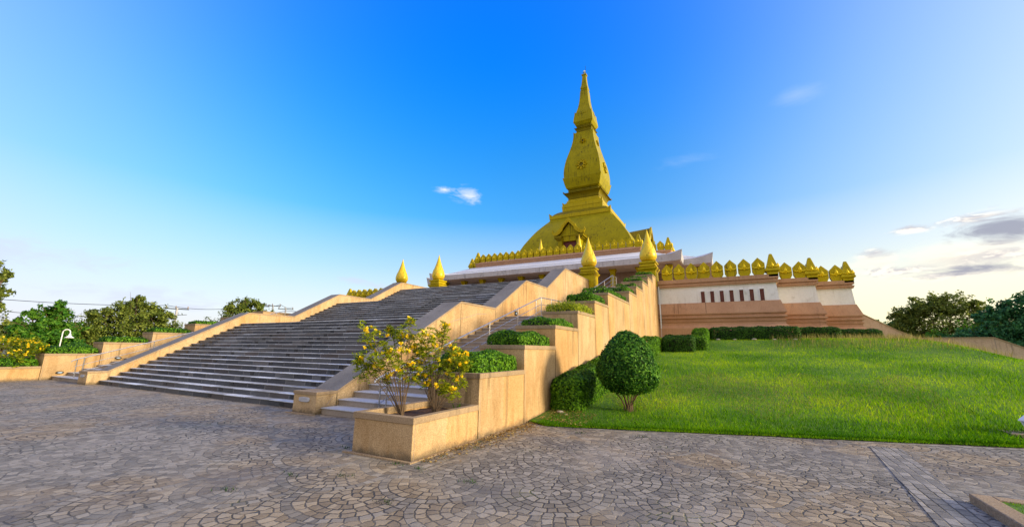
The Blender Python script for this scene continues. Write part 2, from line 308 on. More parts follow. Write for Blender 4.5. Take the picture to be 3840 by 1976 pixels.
# paving: fan-laid setts
def stone_finish(t, b, p, idv, joint, tanmask, lightness=1.0):
    w = t.white(idv); w2 = t.white(t.vm('ADD', idv, (17.3, 5.1, 9.7))); g = t.noise(p, 55, 5, .7); g2 = t.noise(p, 9, 5, .65)
    tan = t.ramp(w, [(0, (.27, .205, .125)), (.5, (.37, .29, .185)), (1, (.48, .385, .25))])
    gry = t.ramp(w, [(0, (.205, .185, .15)), (.5, (.30, .268, .212)), (1, (.41, .365, .29))])
    c = t.mix(tanmask, gry, tan)
    c = t.mix(t.m('MULTIPLY', t.mr(g, .4, .75), .45), c, t.mix(1.0, c, (.5, .5, .5), 'MULTIPLY'))
    c = t.mix(t.m('MULTIPLY', t.mr(g2, .48, .72), .5), c, t.mix(1.0, c, (.55, .56, .6), 'MULTIPLY'))
    moss = t.mr(t.noise(t.vm('ADD', p, (5, 40, 2)), .9, 5, .65), .56, .70, 0, 1, True)
    jc = t.mix(moss, (.07, .065, .058), (.07, .09, .03))
    sp = t.noise(p, 130, 3, .8); c = t.mix(t.m('MULTIPLY', t.mr(sp, .35, .7), .55), c, t.mix(1.0, c, (.48, .47, .47), 'MULTIPLY'))
    lost = t.mr(t.noise(t.vm('ADD', p, (15, 4, 2)), .8, 5, .65), .40, .62, .25, 1, True); joint = t.m('MULTIPLY', joint, lost)
    dust = t.mr(t.noise(t.vm('ADD', p, (1, 14, 2)), .45, 6, .62), .5, .72, 0, .35, True); c = t.mix(dust, c, (.36, .32, .27))
    dk = t.mr(t.noise(t.vm('ADD', p, (21, 4, 2)), .6, 6, .68), .54, .70, 0, .5, True); c = t.mix(dk, c, (.09, .09, .10))
    if lightness != 1: c = t.mix(1.0, c, (lightness*.97, lightness, lightness*1.06), 'MULTIPLY')
    c = t.mix(joint, c, jc)
    pl = t.mr(t.noise(t.vm('ADD', p, (3, 3, 8)), 3.5, 6, .7), .66, .74, 0, .45, True); c = t.mix(pl, c, (.42, .40, .37))
    t.put(b.inputs['Base Color'], c); t.put(b.inputs['Roughness'], t.mr(g2, .3, .7, .55, .9))
    b.inputs['Specular IOR Level'].default_value = .15
    h = t.m('SUBTRACT', t.m('ADD', t.m('MULTIPLY', g, .25), t.m('ADD', t.m('MULTIPLY', w2, .35), t.m('MULTIPLY', g2, .3))), t.m('MULTIPLY', joint, 1.3))
    bump(t, b, h, .65, .016)
def tan_patch(t, p):
    n = t.noise(t.vm('MULTIPLY', p, (1, 1, 0)), .32, 4, .55, .6); return t.mr(n, .42, .58, 0, 1, True)
m_, t, b = mat('fan_setts'); p = pos(t); x, y, z = t.xyz(p)
wob = t.noise(p, 4.5, 4, .6, 0, True); wx, wy, wz = t.xyz(wob)
x = t.m('ADD', x, t.m('MULTIPLY', t.m('SUBTRACT', wx, .5), .12)); y = t.m('ADD', y, t.m('MULTIPLY', t.m('SUBTRACT', wy, .5), .12))
ca, sa = math.cos(R_(15)), math.sin(R_(15)); R = .70
X = t.m('ADD', t.m('MULTIPLY', x, ca), t.m('MULTIPLY', y, sa)); Y = t.m('SUBTRACT', t.m('MULTIPLY', y, ca), t.m('MULTIPLY', x, sa))
j0 = t.m('FLOOR', t.m('DIVIDE', Y, R)); j1 = t.m('ADD', j0, 1)
def rowd(j):
    off = t.m('MULTIPLY', t.m('FLOORED_MODULO', j, 2.0), R); u = t.m('DIVIDE', t.m('SUBTRACT', X, off), 2*R); i = t.m('ROUND', u)
    dx_ = t.m('MULTIPLY', t.m('SUBTRACT', u, i), 2*R); dy_ = t.m('SUBTRACT', Y, t.m('MULTIPLY', j, R))
    return dx_, dy_, t.m('SQRT', t.m('ADD', t.m('MULTIPLY', dx_, dx_), t.m('MULTIPLY', dy_, dy_))), i
a0 = rowd(j0); a1 = rowd(j1); sel = t.m('LESS_THAN', a1[2], R)
def pick(u, v): return t.m('ADD', t.m('MULTIPLY', v, sel), t.m('MULTIPLY', u, t.m('SUBTRACT', 1, sel)))
dxx, dyy, dd, ii, jj = pick(a0[0], a1[0]), pick(a0[1], a1[1]), pick(a0[2], a1[2]), pick(a0[3], a1[3]), pick(j0, j1)
rw = R/6; rr = t.m('DIVIDE', dd, rw); ri = t.m('FLOOR', rr); rf = t.m('FRACT', rr)
nst = t.m('MAXIMUM', 3, t.m('ROUND', t.m('MULTIPLY', t.m('ADD', ri, .5), 2*math.pi*.92)))
ang = t.m('ADD', t.m('DIVIDE', t.m('ARCTAN2', dxx, dyy), 2*math.pi), t.m('MULTIPLY', t.white(t.vec(ri, ii, jj)), .5))
sa_ = t.m('MULTIPLY', ang, nst); si = t.m('FLOOR', sa_); sf = t.m('FRACT', sa_)
rj = t.m('MINIMUM', rf, t.m('SUBTRACT', 1, rf)); sj = t.m('MINIMUM', sf, t.m('SUBTRACT', 1, sf))
jn = t.m('SUBTRACT', 1, t.mr(t.m('MINIMUM', rj, sj), .03, .11, 0, 1, True))
ring6 = t.m('GREATER_THAN', ri, 4.5)
tm = t.m('MULTIPLY', tan_patch(t, p), t.m('SUBTRACT', 1, t.m('MULTIPLY', ring6, .75)))
stone_finish(t, b, p, t.vec(t.m('ADD', si, t.m('MULTIPLY', ri, 31)), ii, jj), jn, tm); M['fan'] = m_
def course_setts(name, ang, bw, bh, tanv, lf=1.0):
    m_, t, b = mat(name); p = pos(t); x, y, z = t.xyz(p); ca, sa = math.cos(ang), math.sin(ang)
    wob = t.noise(p, 4, 2, .5, 0, True); wx, wy, wz = t.xyz(wob)
    X = t.m('ADD', t.m('ADD', t.m('MULTIPLY', x, ca), t.m('MULTIPLY', y, sa)), t.m('MULTIPLY', wx, .04)); Y = t.m('ADD', t.m('SUBTRACT', t.m('MULTIPLY', y, ca), t.m('MULTIPLY', x, sa)), t.m('MULTIPLY', wy, .04))
    v = t.m('DIVIDE', Y, bh); vi = t.m('FLOOR', v); u = t.m('ADD', t.m('DIVIDE', X, bw), t.m('MULTIPLY', t.m('FLOORED_MODULO', vi, 2.0), .5)); ui = t.m('FLOOR', u)
    fu, fv = t.m('FRACT', u), t.m('FRACT', v); ju = t.m('MULTIPLY', t.m('MINIMUM', fu, t.m('SUBTRACT', 1, fu)), bw/bh); jv = t.m('MINIMUM', fv, t.m('SUBTRACT', 1, fv))
    jn = t.m('SUBTRACT', 1, t.mr(t.m('MINIMUM', ju, jv), .03, .11, 0, 1, True))
    stone_finish(t, b, p, t.vec(ui, vi, 4), jn, t.m('MULTIPLY', tan_patch(t, p), tanv), lf); return m_
EDGE_A = math.atan(.325)
M['edge_setts'] = course_setts('edge_setts', EDGE_A, .17, .10, .25, 1.35)
M['strip_setts'] = course_setts('strip_setts', R_(88), .2, .11, .05, 1.05)
M['wall_setts'] = course_setts('wall_setts', R_(90), .2, .11, .3)

# ------------------------------------------------------------------ terrain
XC, YC = -12.225, 48.9
def edge_y(x):                     # line where the plaza meets the lawn
    xm = x if x > XC else 2*XC-x
    return 3.40+.325*max(xm, -2)+.9*max(0, .55-xm)*(xm > -1.5)
def lawn_z(x, y):
    xm = x if x > XC else 2*XC-x
    e = edge_y(x); s = y-e
    k = max(.5, (18-e)/14.0)
    s = s/k
    z = .04+np.interp(s, [0, .5, 2, 14, 16.3, 18, 60], [0, .03, .17, 1.62, 2.22, 2.35, 2.45])
    ze = np.interp(xm-.15*(y-24), [0, 10.5, 12.3, 13.6, 15, 17.5, 22, 60], [2.8, 2.6, 2.4, 1.98, 1.36, .7, .1, .0])
    a = min(z, ze); return float(a - .12*math.exp(-abs(z-ze)/.3))
def sheet(name, poly, z, m, label=None):
    o = MB().add([(x, y, z) for x, y in poly], [tuple(range(len(poly)))]).build(name, m); tag(o, kind='structure'); return o
sheet('ground', [(-700, -500), (700, -500), (700, 900), (-700, 900)], -.03, M['far'])
ex = [-75, -50, -22.45-2, -2, 0, 8, 16, 45]
sheet('plaza_paving', [(-75, -40), (45, -40)]+[(x, edge_y(x)) for x in ex[::-1]], 0, M['fan'])
def lawn_grid(name, x0, x1, y1, step=.5):
    xs = np.arange(x0, x1+.01, step); V = []; rows = 90
    for x in xs:
        e = edge_y(x)+.02
        for j in range(rows+1):
            y = e+(y1-e)*(j/rows)**1.3; V.append((x, y, lawn_z(x, y)))
    F = []; n = rows+1
    for i in range(len(xs)-1):
        for j in range(rows): F.append((i*n+j, (i+1)*n+j, (i+1)*n+j+1, i*n+j+1))
    o = npmesh(name, np.array(V), np.array(F), M['lawn']); tag(o, kind='structure'); return o
lawn_grid('lawn', .0, 42, 70); lawn_grid('lawn', -70, 2*XC, 70)
# flat kerb line between setts and lawn, course of setts beside it, strip crossing the plaza
def band(name, pts, w0, w1, z, m, h=None):
    vs = []; 
    for (x, y), (nx, ny) in pts: vs += [(x+nx*w0, y+ny*w0), (x+nx*w1, y+ny*w1)]
    mb = MB()
    for i in range(len(pts)-1):
        a, b_, c, d = vs[2*i], vs[2*i+2], vs[2*i+3], vs[2*i+1]
        if h is None: mb.add([(*q, z) for q in (a, b_, c, d)], [(0, 1, 2, 3)])
        else: mb.add([(*q, z-h) for q in (a, b_, c, d)]+[(*q, z) for q in (a, b_, c, d)], [(0, 3, 2, 1), (4, 5, 6, 7), (0, 1, 5, 4), (1, 2, 6, 5), (2, 3, 7, 6), (3, 0, 4, 7)])
    return tag(mb.build(name, m), kind='structure')
nv = Vector((-.325, 1, 0)).normalized()
ep = [((x, edge_y(x)), (nv.x, nv.y)) for x in (.02, 45)]
band('lawn_kerb', ep, -.06, .03, .022, M['kerbgrey'], .05)
band('edge_sett_course', ep, -.52, -.075, .004, M['edge_setts'])
band('sett_strip', [((6.42, 4.95), (1, 0)), ((6.02, 1.0), (1, 0)), ((5.6, -3.5), (1, 0))], -.22, .22, .008, M['strip_setts'])
band('wall_sett_course', [((0.03, -.3), (1, 0)), ((0.03, 2.9), (1, 0))], 0, .34, .004, M['wall_setts'])
band('planter_footing', [((-1.32, -.03), (0, -1)), ((.06, -.03), (0, -1))], 0, .06, .022, M['cope'], .05)
band('planter_footing', [((.0, -.03), (1, 0)), ((.0, 3.35), (1, 0))], .005, .06, .02, M['cope'], .05)
band('pier_footing', [((-5.78, 1.97), (0, -1)), ((-4.74, 1.97), (0, -1))], 0, .07, .02, M['cope'], .05)
# planting bed kerb in the corner
kb = MB(); kb.box(6.38, 6.56, -4, 1.93, -.02, .1); kb.box(6.562, 12, 1.78, 1.93, -.02, .1); tag(kb.build('bed_kerb', M['cope'], bevel=.012), kind='structure')
sheet('bed_lawn', [(6.56, -4), (12, -4), (12, 1.78), (6.56, 1.78)], .085, M['lawn'])

# ------------------------------------------------------------------ foliage builders
def leaf_quads(P, N, size, flat=.35, elong=1.7, jit=.3):
    """rhombic leaves at P, roughly facing N; returns V (4n,3), F (n,4)"""
    n = len(P); N = N+rng.normal(0, flat, (n, 3)); N /= np.linalg.norm(N, axis=1, keepdims=True)+1e-9
    A = rng.normal(0, 1, (n, 3)); A -= (A*N).sum(1, keepdims=True)*N; A /= np.linalg.norm(A, axis=1, keepdims=True)+1e-9; B = np.cross(N, A)
    s = (size*(1+rng.uniform(-jit, jit, n)))[:, None]; fold = N*s*.22
    V = np.stack([P-A*s*.5*elong, P-B*s*.4+fold*0, P+A*s*.5*elong, P+B*s*.4], 1)
    V[:, 0] += fold; V[:, 2] += fold
    return V.reshape(-1, 3), np.arange(4*n).reshape(n, 4)
def hedge_points(n, hx, hy, hz, r, ground=None):
    """points + normals on a rounded box centred on xy, z from 0 to 2*hz"""
    areas = np.array([hy*hz, hy*hz, hx*hz, hx*hz, hx*hy]); f = rng.choice(5, n, p=areas/areas.sum()); u = rng.uniform(-1, 1, (n, 2)); P = np.zeros((n, 3))
    for k, (ax, sg) in enumerate(((0, 1), (0, -1), (1, 1), (1, -1), (2, 1))):
        q = f == k; o = [i for i in range(3) if i != ax]; P[q, ax] = sg; P[q, o[0]] = u[q, 0]; P[q, o[1]] = u[q, 1]
    P *= np.array([hx, hy, hz]); inner = np.array([hx-r, hy-r, hz-r]); c = np.clip(P, -inner, inner); c[:, 2] = np.clip(P[:, 2], -hz, hz-r)
    D = P-c; D /= np.linalg.norm(D, axis=1, keepdims=True)+1e-9; P = c+D*r; P[:, 2] += hz; return P, D
def leafy(name, P, N, size, m, loc, parent=None, core=None, core_f=None, jitter=.02, **kw):
    P = P+N*rng.normal(0, jitter, (len(P), 1)); V, F = leaf_quads(P, N, size, **kw); rnd = np.repeat(rng.uniform(0, 1, len(P)), 4)
    mi = np.zeros(len(F), int)
    if core is not None:
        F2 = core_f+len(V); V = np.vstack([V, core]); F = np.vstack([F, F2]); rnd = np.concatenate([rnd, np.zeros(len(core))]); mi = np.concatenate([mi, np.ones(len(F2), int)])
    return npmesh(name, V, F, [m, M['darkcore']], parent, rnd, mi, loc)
def uvsurf(fn, nu=16, nv=8):
    V = np.array([fn(i/nu, j/nv) for j in range(nv+1) for i in range(nu)]); F = []
    for j in range(nv):
        for i in range(nu): F.append((j*nu+i, j*nu+(i+1) % nu, (j+1)*nu+(i+1) % nu, (j+1)*nu+i))
    return V, np.array(F)
def cushion(name, x0, x1, y0, y1, z, h, m, size, dens, label, group, loose=0, cat='shrub', follow=None, rf=.45):
    hx, hy = (x1-x0)/2, (y1-y0)/2; n = int(dens*(4*hx*hy+4*(hx+hy)*h*.8)); P, N = hedge_points(n, hx, hy, h/2, min(h*rf, hx*.6, hy*.6)) if h/2 > .01 else (None, None)
    wv = .05*np.sin(P[:, 0]*7+y0*3)*np.cos(P[:, 1]*5)*min(1, h*3); P[:, 2] = np.maximum(.0, P[:, 2]+wv*(P[:, 2]/h))
    if loose: P = P+N*np.abs(rng.normal(0, loose, (n, 1))); P[:, 2] += np.abs(rng.normal(0, loose*.7, n))
    cx, cy = (x0+x1)/2, (y0+y1)/2
    def fn(u, v):
        a = 2*math.pi*u; ct, st = math.cos(a), math.sin(a); k = (abs(ct)**4+abs(st)**4)**-.25; ph = v*math.pi/2; r = math.cos(ph)**.5 if v < .999 else .001
        return (hx*.9*k*ct*r, hy*.92*k*st*r, h*.9*math.sin(ph)**.7-.0)
    cv_, cf = uvsurf(fn, 28, 7)
    if follow:
        P[:, 2] += np.array([follow(px+cx, py+cy) for px, py in P[:, :2]])-z; cv_[:, 2] += np.array([follow(px+cx, py+cy) for px, py in cv_[:, :2]])-z-.04
    o = leafy(name, P, N, size, m, (cx, cy, z), None, cv_, cf, jitter=size*.35); return tag(o, label, cat, group)

# ------------------------------------------------------------------ stair complex
RS, TR = .1535, .3035
XR, XR2, XL, XL2 = -4.81, -5.70, 2*XC+4.81, 2*XC+5.70     # right balustrade outer/inner, mirrored left
PB = -1.25                                                  # inner face of the right planters
def mir(x): return 2*XC-x
def steps(name, x0, x1, y0, z0, n, rise, run, mats, parent, lights=(), yend=None, dark_end=False, lip=.018):
    mb = MB()
    for k in range(n):
        ya, yb = y0+k*run, y0+(k+1)*run+(.02 if k < n-1 else 0); zt = z0+(k+1)*rise
        if k == n-1 and yend: yb = yend
        mb.box(x0, x1, ya+.02, yb+.03, zt-rise-.12, zt-lip, 1)       # riser block
        mb.box(x0, x1, ya-.012, yb+.012, zt-lip, zt, 0)             # tread slab
        for lx in lights: mb.box(lx-.1, lx+.1, ya+.012, ya+.019, zt-rise+.025, zt-lip-.012, 2)
    return mb.build(name, mats, parent)
st = empty('grand_staircase', (XC, 2.4, 0), 'wide dark granite staircase climbing in three flights to the golden pagoda', 'staircase')
def sub(o, p): o.parent = p; o.matrix_parent_inverse = Matrix.Translation(-Vector(p.location)); return o
def pbuild(mb, name, mats, p, **kw): return sub(mb.build(name, mats, **kw), p)
LIGHTS = (-6.75, -10.4, -14.05, -17.7)
mats3 = [M['slabs'], M['riser'], M['black']]
Y1, Y2_, Y3 = 2.41, 10.38, 16.15
sub(steps('lower_flight', XL2, XR2, Y1, 0, 18, RS, TR, mats3, None, LIGHTS, yend=Y1+18*TR+.3), st)
sub(steps('middle_flight', XL2, XR2, Y2_, 18*RS, 11, RS, TR, mats3, None, LIGHTS, yend=Y2_+11*TR+.3), st)
sub(steps('upper_flight', XL2, XR2, Y3, 29*RS, 11, RS, TR, mats3, None, LIGHTS, yend=Y3+11*TR+.3), st)
pbuild(MB().box(XL2, XR2, Y1+18*TR+.31, Y2_+.05, .2, 18*RS-.004), 'landing', M['tread'], st)
pbuild(MB().box(XL2, XR2, Y2_+11*TR+.31, Y3+.05, 1, 29*RS-.004), 'landing', M['tread'], st)
pbuild(MB().box(XL2, XR2, Y3+11*TR+.31, 25.4, 3, 6.136), 'landing', M['tread'], st)
def balustrade(x0, x1, label, side):
    b = empty('balustrade', ((x0+x1)/2, 2.0, 0), label, 'balustrade wall', 'sloping balustrade walls beside the grand staircase')
    top = [(2.0, .52), (2.6, .52), (7.92, 3.38), (10.52, 3.38), (13.6, 5.09), (16.3, 5.09), (19.33, 6.77), (24.28, 6.77)]
    c = .075
    body = [(2.02, -.1)]+[(24.28, -.1)]+[(y, z-c) for y, z in top[::-1]]; body[-1] = (2.02, .52-c)
    pbuild(MB().prism_x(body, x0+.018, x1-.018), 'wall_body', M['wall'], b)
    cb = MB()
    for (ya, za), (yb, zb) in zip(top[:-1], top[1:]):
        cb.prism_x([(ya, za-c), (yb, zb-c), (yb, zb), (ya, za)], x0, x1)
        mbt = cb
    cop = pbuild(cb, 'coping', [M['cope'], M['ramp']], b, bevel=.006)
    for pl in cop.data.polygons:
        if pl.normal.z > .5 and pl.center.y > 2.7: pl.material_index = 1
    # hairline joints and cracks in the render
    for xx, s_ in ((x1-.018, 1), (x0+.018, -1)):
        for (ya, z0, z1) in ((2.6, 0, .44), (7.92, 1.9, 3.3), (10.52, 2.6, 3.3), (13.6, 3.3, 5.0), (16.3, 3.5, 5.0), (19.33, 4.4, 6.69)):
            pass
    if side == 'R':
        for yj, za, zb in ((2.61, .05, .44), (7.93, 1.7, 3.29), (10.53, 2.5, 3.29), (13.61, 3.1, 5.0), (16.31, 3.2, 5.0), (19.34, 4.3, 6.68)): pbuild(MB().box(x1-.02, x1-.014, yj-.008, yj+.008, za, zb), 'wall_joint', M['darkcore'], b)
        g = MB()
        pts = [(6.2, 2.05), (6.9, 2.42), (7.5, 2.62), (8.3, 2.80), (9.1, 3.0), (9.8, 3.05)]
        for (ya, za), (yb, zb) in zip(pts[:-1], pts[1:]): g.prism_x([(ya, za-.012), (yb, zb-.008), (yb, zb+.008), (ya, za+.01)], x1-.02, x1-.014)
        pbuild(g, 'crack', M['soffit'], b); g = MB(); pts = [(2.1, .1), (2.35, .22), (2.5, .40)]
        for (ya, za), (yb, zb) in zip(pts[:-1], pts[1:]): g.prism_x([(ya+.012, za), (yb+.008, zb), (yb-.008, zb), (ya-.01, za)], x1-.02, x1-.014)
        pbuild(g, 'crack', M['soffit'], b)
    else:
        for yj, za, zb in ((3.4, .5, .86), (4.6, .95, 1.5), (7.93, 2.8, 3.29), (10.53, 2.9, 3.29), (13.61, 4.6, 5.0), (16.31, 4.6, 5.0), (19.34, 6.2, 6.68)): pbuild(MB().box(x1-.02, x1-.015, yj-.005, yj+.005, za, zb), 'wall_joint', M['soffit'], b)
    # little cast plaque on the pier
    pq = MB(); cxp = (x0+x1)/2; n = 20
    pq.rings([[(cxp+.2*s*math.copysign(abs(math.cos(a))**.5, math.cos(a)), yy, .33+.058*s*math.copysign(abs(math.sin(a))**.6, math.sin(a))) for a in [2*math.pi*k/n for k in range(n)]] for s, yy in ((1, 2.02), (1, 1.998), (.9, 1.99))])
    for zz in (.352, .33, .308): pq.box(cxp-.14, cxp+.14, 1.986, 1.99, zz-.004, zz+.004)
    pbuild(pq, 'plaque', M['roofgrey'], b)
    return b
balustrade(XR2, XR, 'sunlit sloping balustrade wall between the grand staircase and the near side stairs', 'R')
balustrade(XL, XL2, 'far sloping balustrade wall on the left side of the grand staircase', 'L')
def side_stair(x0, x1, label):
    s = empty('side_staircase', ((x0+x1)/2, 2.17, 0), label, 'staircase', 'narrow side staircases')
    m2 = [M['tread'], M['sidestair'], M['black']]
    sub(steps('lower_flight', x0, x1, 2.17, 0, 20, .153, .485, m2, None, yend=11.9), s)
    sub(steps('upper_flight', x0, x1, 15.5, 3.06, 20, .154, .465, m2, None, yend=24.9), s)
    pbuild(MB().box(x0, x1, 11.9, 15.6, .5, 3.056), 'landing', M['sidestair'], s); return s
side_stair(XR, PB, 'narrow concrete side stairs between balustrade wall and stepped planters, nearest the camera')
side_stair(mir(PB), XL, 'narrow side stairs on the far left beyond the grand staircase')
def handrail(x, label):
    h = empty('handrail', (x, 2.1, 0), label, 'handrail', 'steel handrails on the side stairs')
    def zst(y): return np.interp(y, [2.17, 11.4, 15.5, 24.4, 30], [.155, 3.1, 3.1+.159, 6.28, 6.28])
    for (ya, yb, ends) in ((2.25, 13.85, 1), (15.3, 25.4, 2)):
        for off, r, nm in ((.75, .021, 'top_rail'), (.45, .011, 'middle_rail'), (.17, .011, 'lower_rail')):
            ys = [ya, 11.4, yb] if ends == 1 else [ya, 24.3, yb]; pts = [(x, y, zst(y)+off) for y in ys]
            if off == .75 and ends == 1: pts = [(x, ya-.13, zst(ya)+off-.1), (x, ya-.1, zst(ya)+off-.05)]+pts
            pbuild(MB().tube(pts, r, 8), nm, M['steel'], h)
        for y in ([2.3, 2.52, 4.9, 7.1, 9.2, 10.9, 11.45, 12.6, 13.8] if ends == 1 else [15.4, 17.6, 19.8, 22, 24.2, 24.6, 25.35]):
            pbuild(MB().tube([(x, y, zst(y)-.15), (x, y, zst(y)+.75)], .017, 8), 'post', M['steel'], h)
    return h
handrail(-3.03, 'steel handrail climbing the near side stairs behind the flowering shrubs')
handrail(mir(-3.03)+.3, 'steel handrail on the far left side stairs')

# stepped planters
PZ = [.6, 1.152, 1.703, 2.27, 2.834, 3.365, 3.902, 4.493, 5.01, 5.591, 6.122, 6.62]
PY = [0]+[1.776+1.894*k for k in range(6)]+[15.255+1.894*k for k in range(5)]+[24.70]
def planter_row(mirror, label):
    f = (lambda a, b_: (mir(b_), mir(a))) if mirror else (lambda a, b_: (a, b_))
    root = empty('stepped_planter_wall', (f(PB, 0)[0]+.6, 0, 0), label, 'planter wall', 'stepped planter walls flanking the stairs')
    for k in range(12):
        y0, y1, zt = PY[k], PY[k+1], PZ[k]; w = .13; cz = .095
        x0, x1 = f(PB, 0); mb = MB(); q = .018; zb = -.3
        # outer walls as a ring, soil inside
        O = [(x0+q, y0+q), (x1-q, y0+q), (x1-q, y1), (x0+q, y1)]; I = [(x0+w, y0+w), (x1-w, y0+w), (x1-w, y1-w*.3), (x0+w, y1-w*.3)]
        vs = [(*a, zb) for a in O]+[(*a, zt-cz) for a in O]+[(*a, zt-cz) for a in I]+[(*a, zt-.14) for a in I]
        fs = [(i, (i+1) % 4, 4+(i+1) % 4, 4+i) for i in range(4)]+[(4+i, 4+(i+1) % 4, 8+(i+1) % 4, 8+i) for i in range(4)]+[(8+i, 8+(i+1) % 4, 12+(i+1) % 4, 12+i) for i in range(4)]
        mb.add(vs, fs)
        o = pbuild(mb, 'planter_box', M['wall'], root, bevel=.01)
        O = [(x0, y0), (x1, y0), (x1, y1), (x0, y1)]; cb = MB()
        cb.add([(*a, zt-cz) for a in O]+[(*a, zt) for a in O]+[(*a, zt) for a in I]+[(*a, zt-cz) for a in I],
               [(i, (i+1) % 4, 4+(i+1) % 4, 4+i) for i in range(4)]+[(4+i, 4+(i+1) % 4, 8+(i+1) % 4, 8+i) for i in range(4)]+[(8+i, 8+(i+1) % 4, 12+(i+1) % 4, 12+i) for i in range(4)]+[(12+i, 12+(i+1) % 4, (i+1) % 4, i) for i in range(4)])
        c = cb.build('coping', M['cope'], bevel=.007); c.parent = o
        s = MB(); nx, ny = 8, 12; vs = [(I[0][0]+(I[1][0]-I[0][0])*i/nx, I[0][1]+(I[2][1]-I[0][1])*j/ny, zt-.12+random.uniform(-.015, .025)) for j in range(ny+1) for i in range(nx+1)]
        s.add(vs, [(j*(nx+1)+i, j*(nx+1)+i+1, (j+1)*(nx+1)+i+1, (j+1)*(nx+1)+i) for j in range(ny) for i in range(nx)]); so_ = s.build('soil', M['soil']); so_.parent = o
    xx = 0 if not mirror else mir(PB)          # vertical joints on the sunlit long face
    for k in range(0, 12):
        if k < 6: pbuild(MB().box(xx-.022, xx-.016, PY[k]+.064, PY[k]+.071, -.2, PZ[k]-.1), 'wall_joint', M['soffit'], root)
        if k and not mirror: pbuild(MB().box(xx-.022, xx-.0155, PY[k]-.004, PY[k]+.010, -.2, PZ[k-1]-.02), 'wall_joint', M['darkcore'], root)
    return root
planter_row(False, 'near stepped planter wall with sunlit flank rising beside the lawn')
planter_row(True, 'far left stepped planter wall with sunlit inner flank')
GP = 'clipped shrubs growing in the stepped planters'
hs_ = {1: (.36, 0, 'thick bright green cushion shrub in the second planter box, largest of the row'),
       2: (.30, 0, 'clipped green cushion shrub in the third planter box from the front'),
       3: (.20, 0, 'low flat clipped shrub in the fourth planter box from the front'),
       4: (.16, .06, 'loose light green shrub with ragged twigs in the fifth planter box'),
       5: (.30, 0, 'clipped green shrub in the sixth planter box, below the tall grey step'),
       6: (.26, 0, 'long clipped shrub in the extra deep seventh planter box'),
       7: (.24, 0, 'small shrub in the eighth planter box near the upper handrail'), 8: (.16, 0, 'thin shrub line in the ninth planter box'),
       9: (.20, 0, 'thin shrub line in the tenth planter box, third from the top'), 10: (.10, 0, 'very thin shrub line in the planter box second from the top'),
       11: (.22, 0, 'dark shrub in the topmost planter box under the lotus bud')}
for k, (h, lo, lab) in hs_.items():
    y0, y1 = PY[k]+.12, PY[k+1]-.08; zt = PZ[k]-.10; sz = .040 if k < 5 else .05; dn = 2000 if k < 3 else (1300 if k < 6 else 600)
    cushion('clipped_shrub', PB+.1, -.12, y0, y1, zt, h+.1, M['hedge'] if k != 4 else M['tecoma'], sz, dn, lab, GP, lo)
hl = {0: (.30, 'low hedge filling the lowest planter box on the far left'), 1: (.28, 'hedge in the second planter box on the far left, beside the lamp post'), 2: (.22, 'hedge in the third planter box on the far left'),
      3: (.2, 'hedge in the fourth planter box on the far left'), 4: (.15, 'thin hedge in the fifth planter box on the far left')}
for k, (h, lab) in hl.items():
    cushion('clipped_shrub', mir(-.1), mir(PB+.12), PY[k]+.12, PY[k+1]-.08, PZ[k]-.1, h+.1, M['hedge'], .06, 700, lab, 'clipped shrubs in the far left planters')
# bulkhead lights
def bulkhead(loc, rz, label):
    r = empty('wall_lamp', loc, label, 'wall lamp', 'oval bulkhead lamps on the far planter wall'); r.rotation_euler.z = rz
    def ring(a, b_, x): return [(x, a*math.cos(2*math.pi*k/20), b_*math.sin(2*math.pi*k/20)) for k in range(20)]
    MB().rings([ring(.13, .06, 0), ring(.13, .06, .05), ring(.10, .042, .06)]).build('housing', M['black'], r)
    MB().rings([ring(.085, .03, .061), ring(.07, .022, .085)]).build('lens', M['lens'], r)
bulkhead((mir(PB)-.012, 2.39, .30), 0, 'oval bulkhead lamp low on the far planter wall near the plaza')
bulkhead((mir(PB)-.012, 4.34, .93), 0, 'oval bulkhead lamp higher on the far planter wall, behind the handrail')
r = empty('recessed_lamp', (XR-.018, 12.46, 3.30), 'small square black lamp recessed in the near balustrade wall', 'wall lamp')
MB().box(-.0, .04, -.11, .11, -.10, .10).build('housing', M['black'], r, bevel=.006); MB().box(.04, .044, -.05, .05, -.04, .04).build('lens', M['lens'], r)

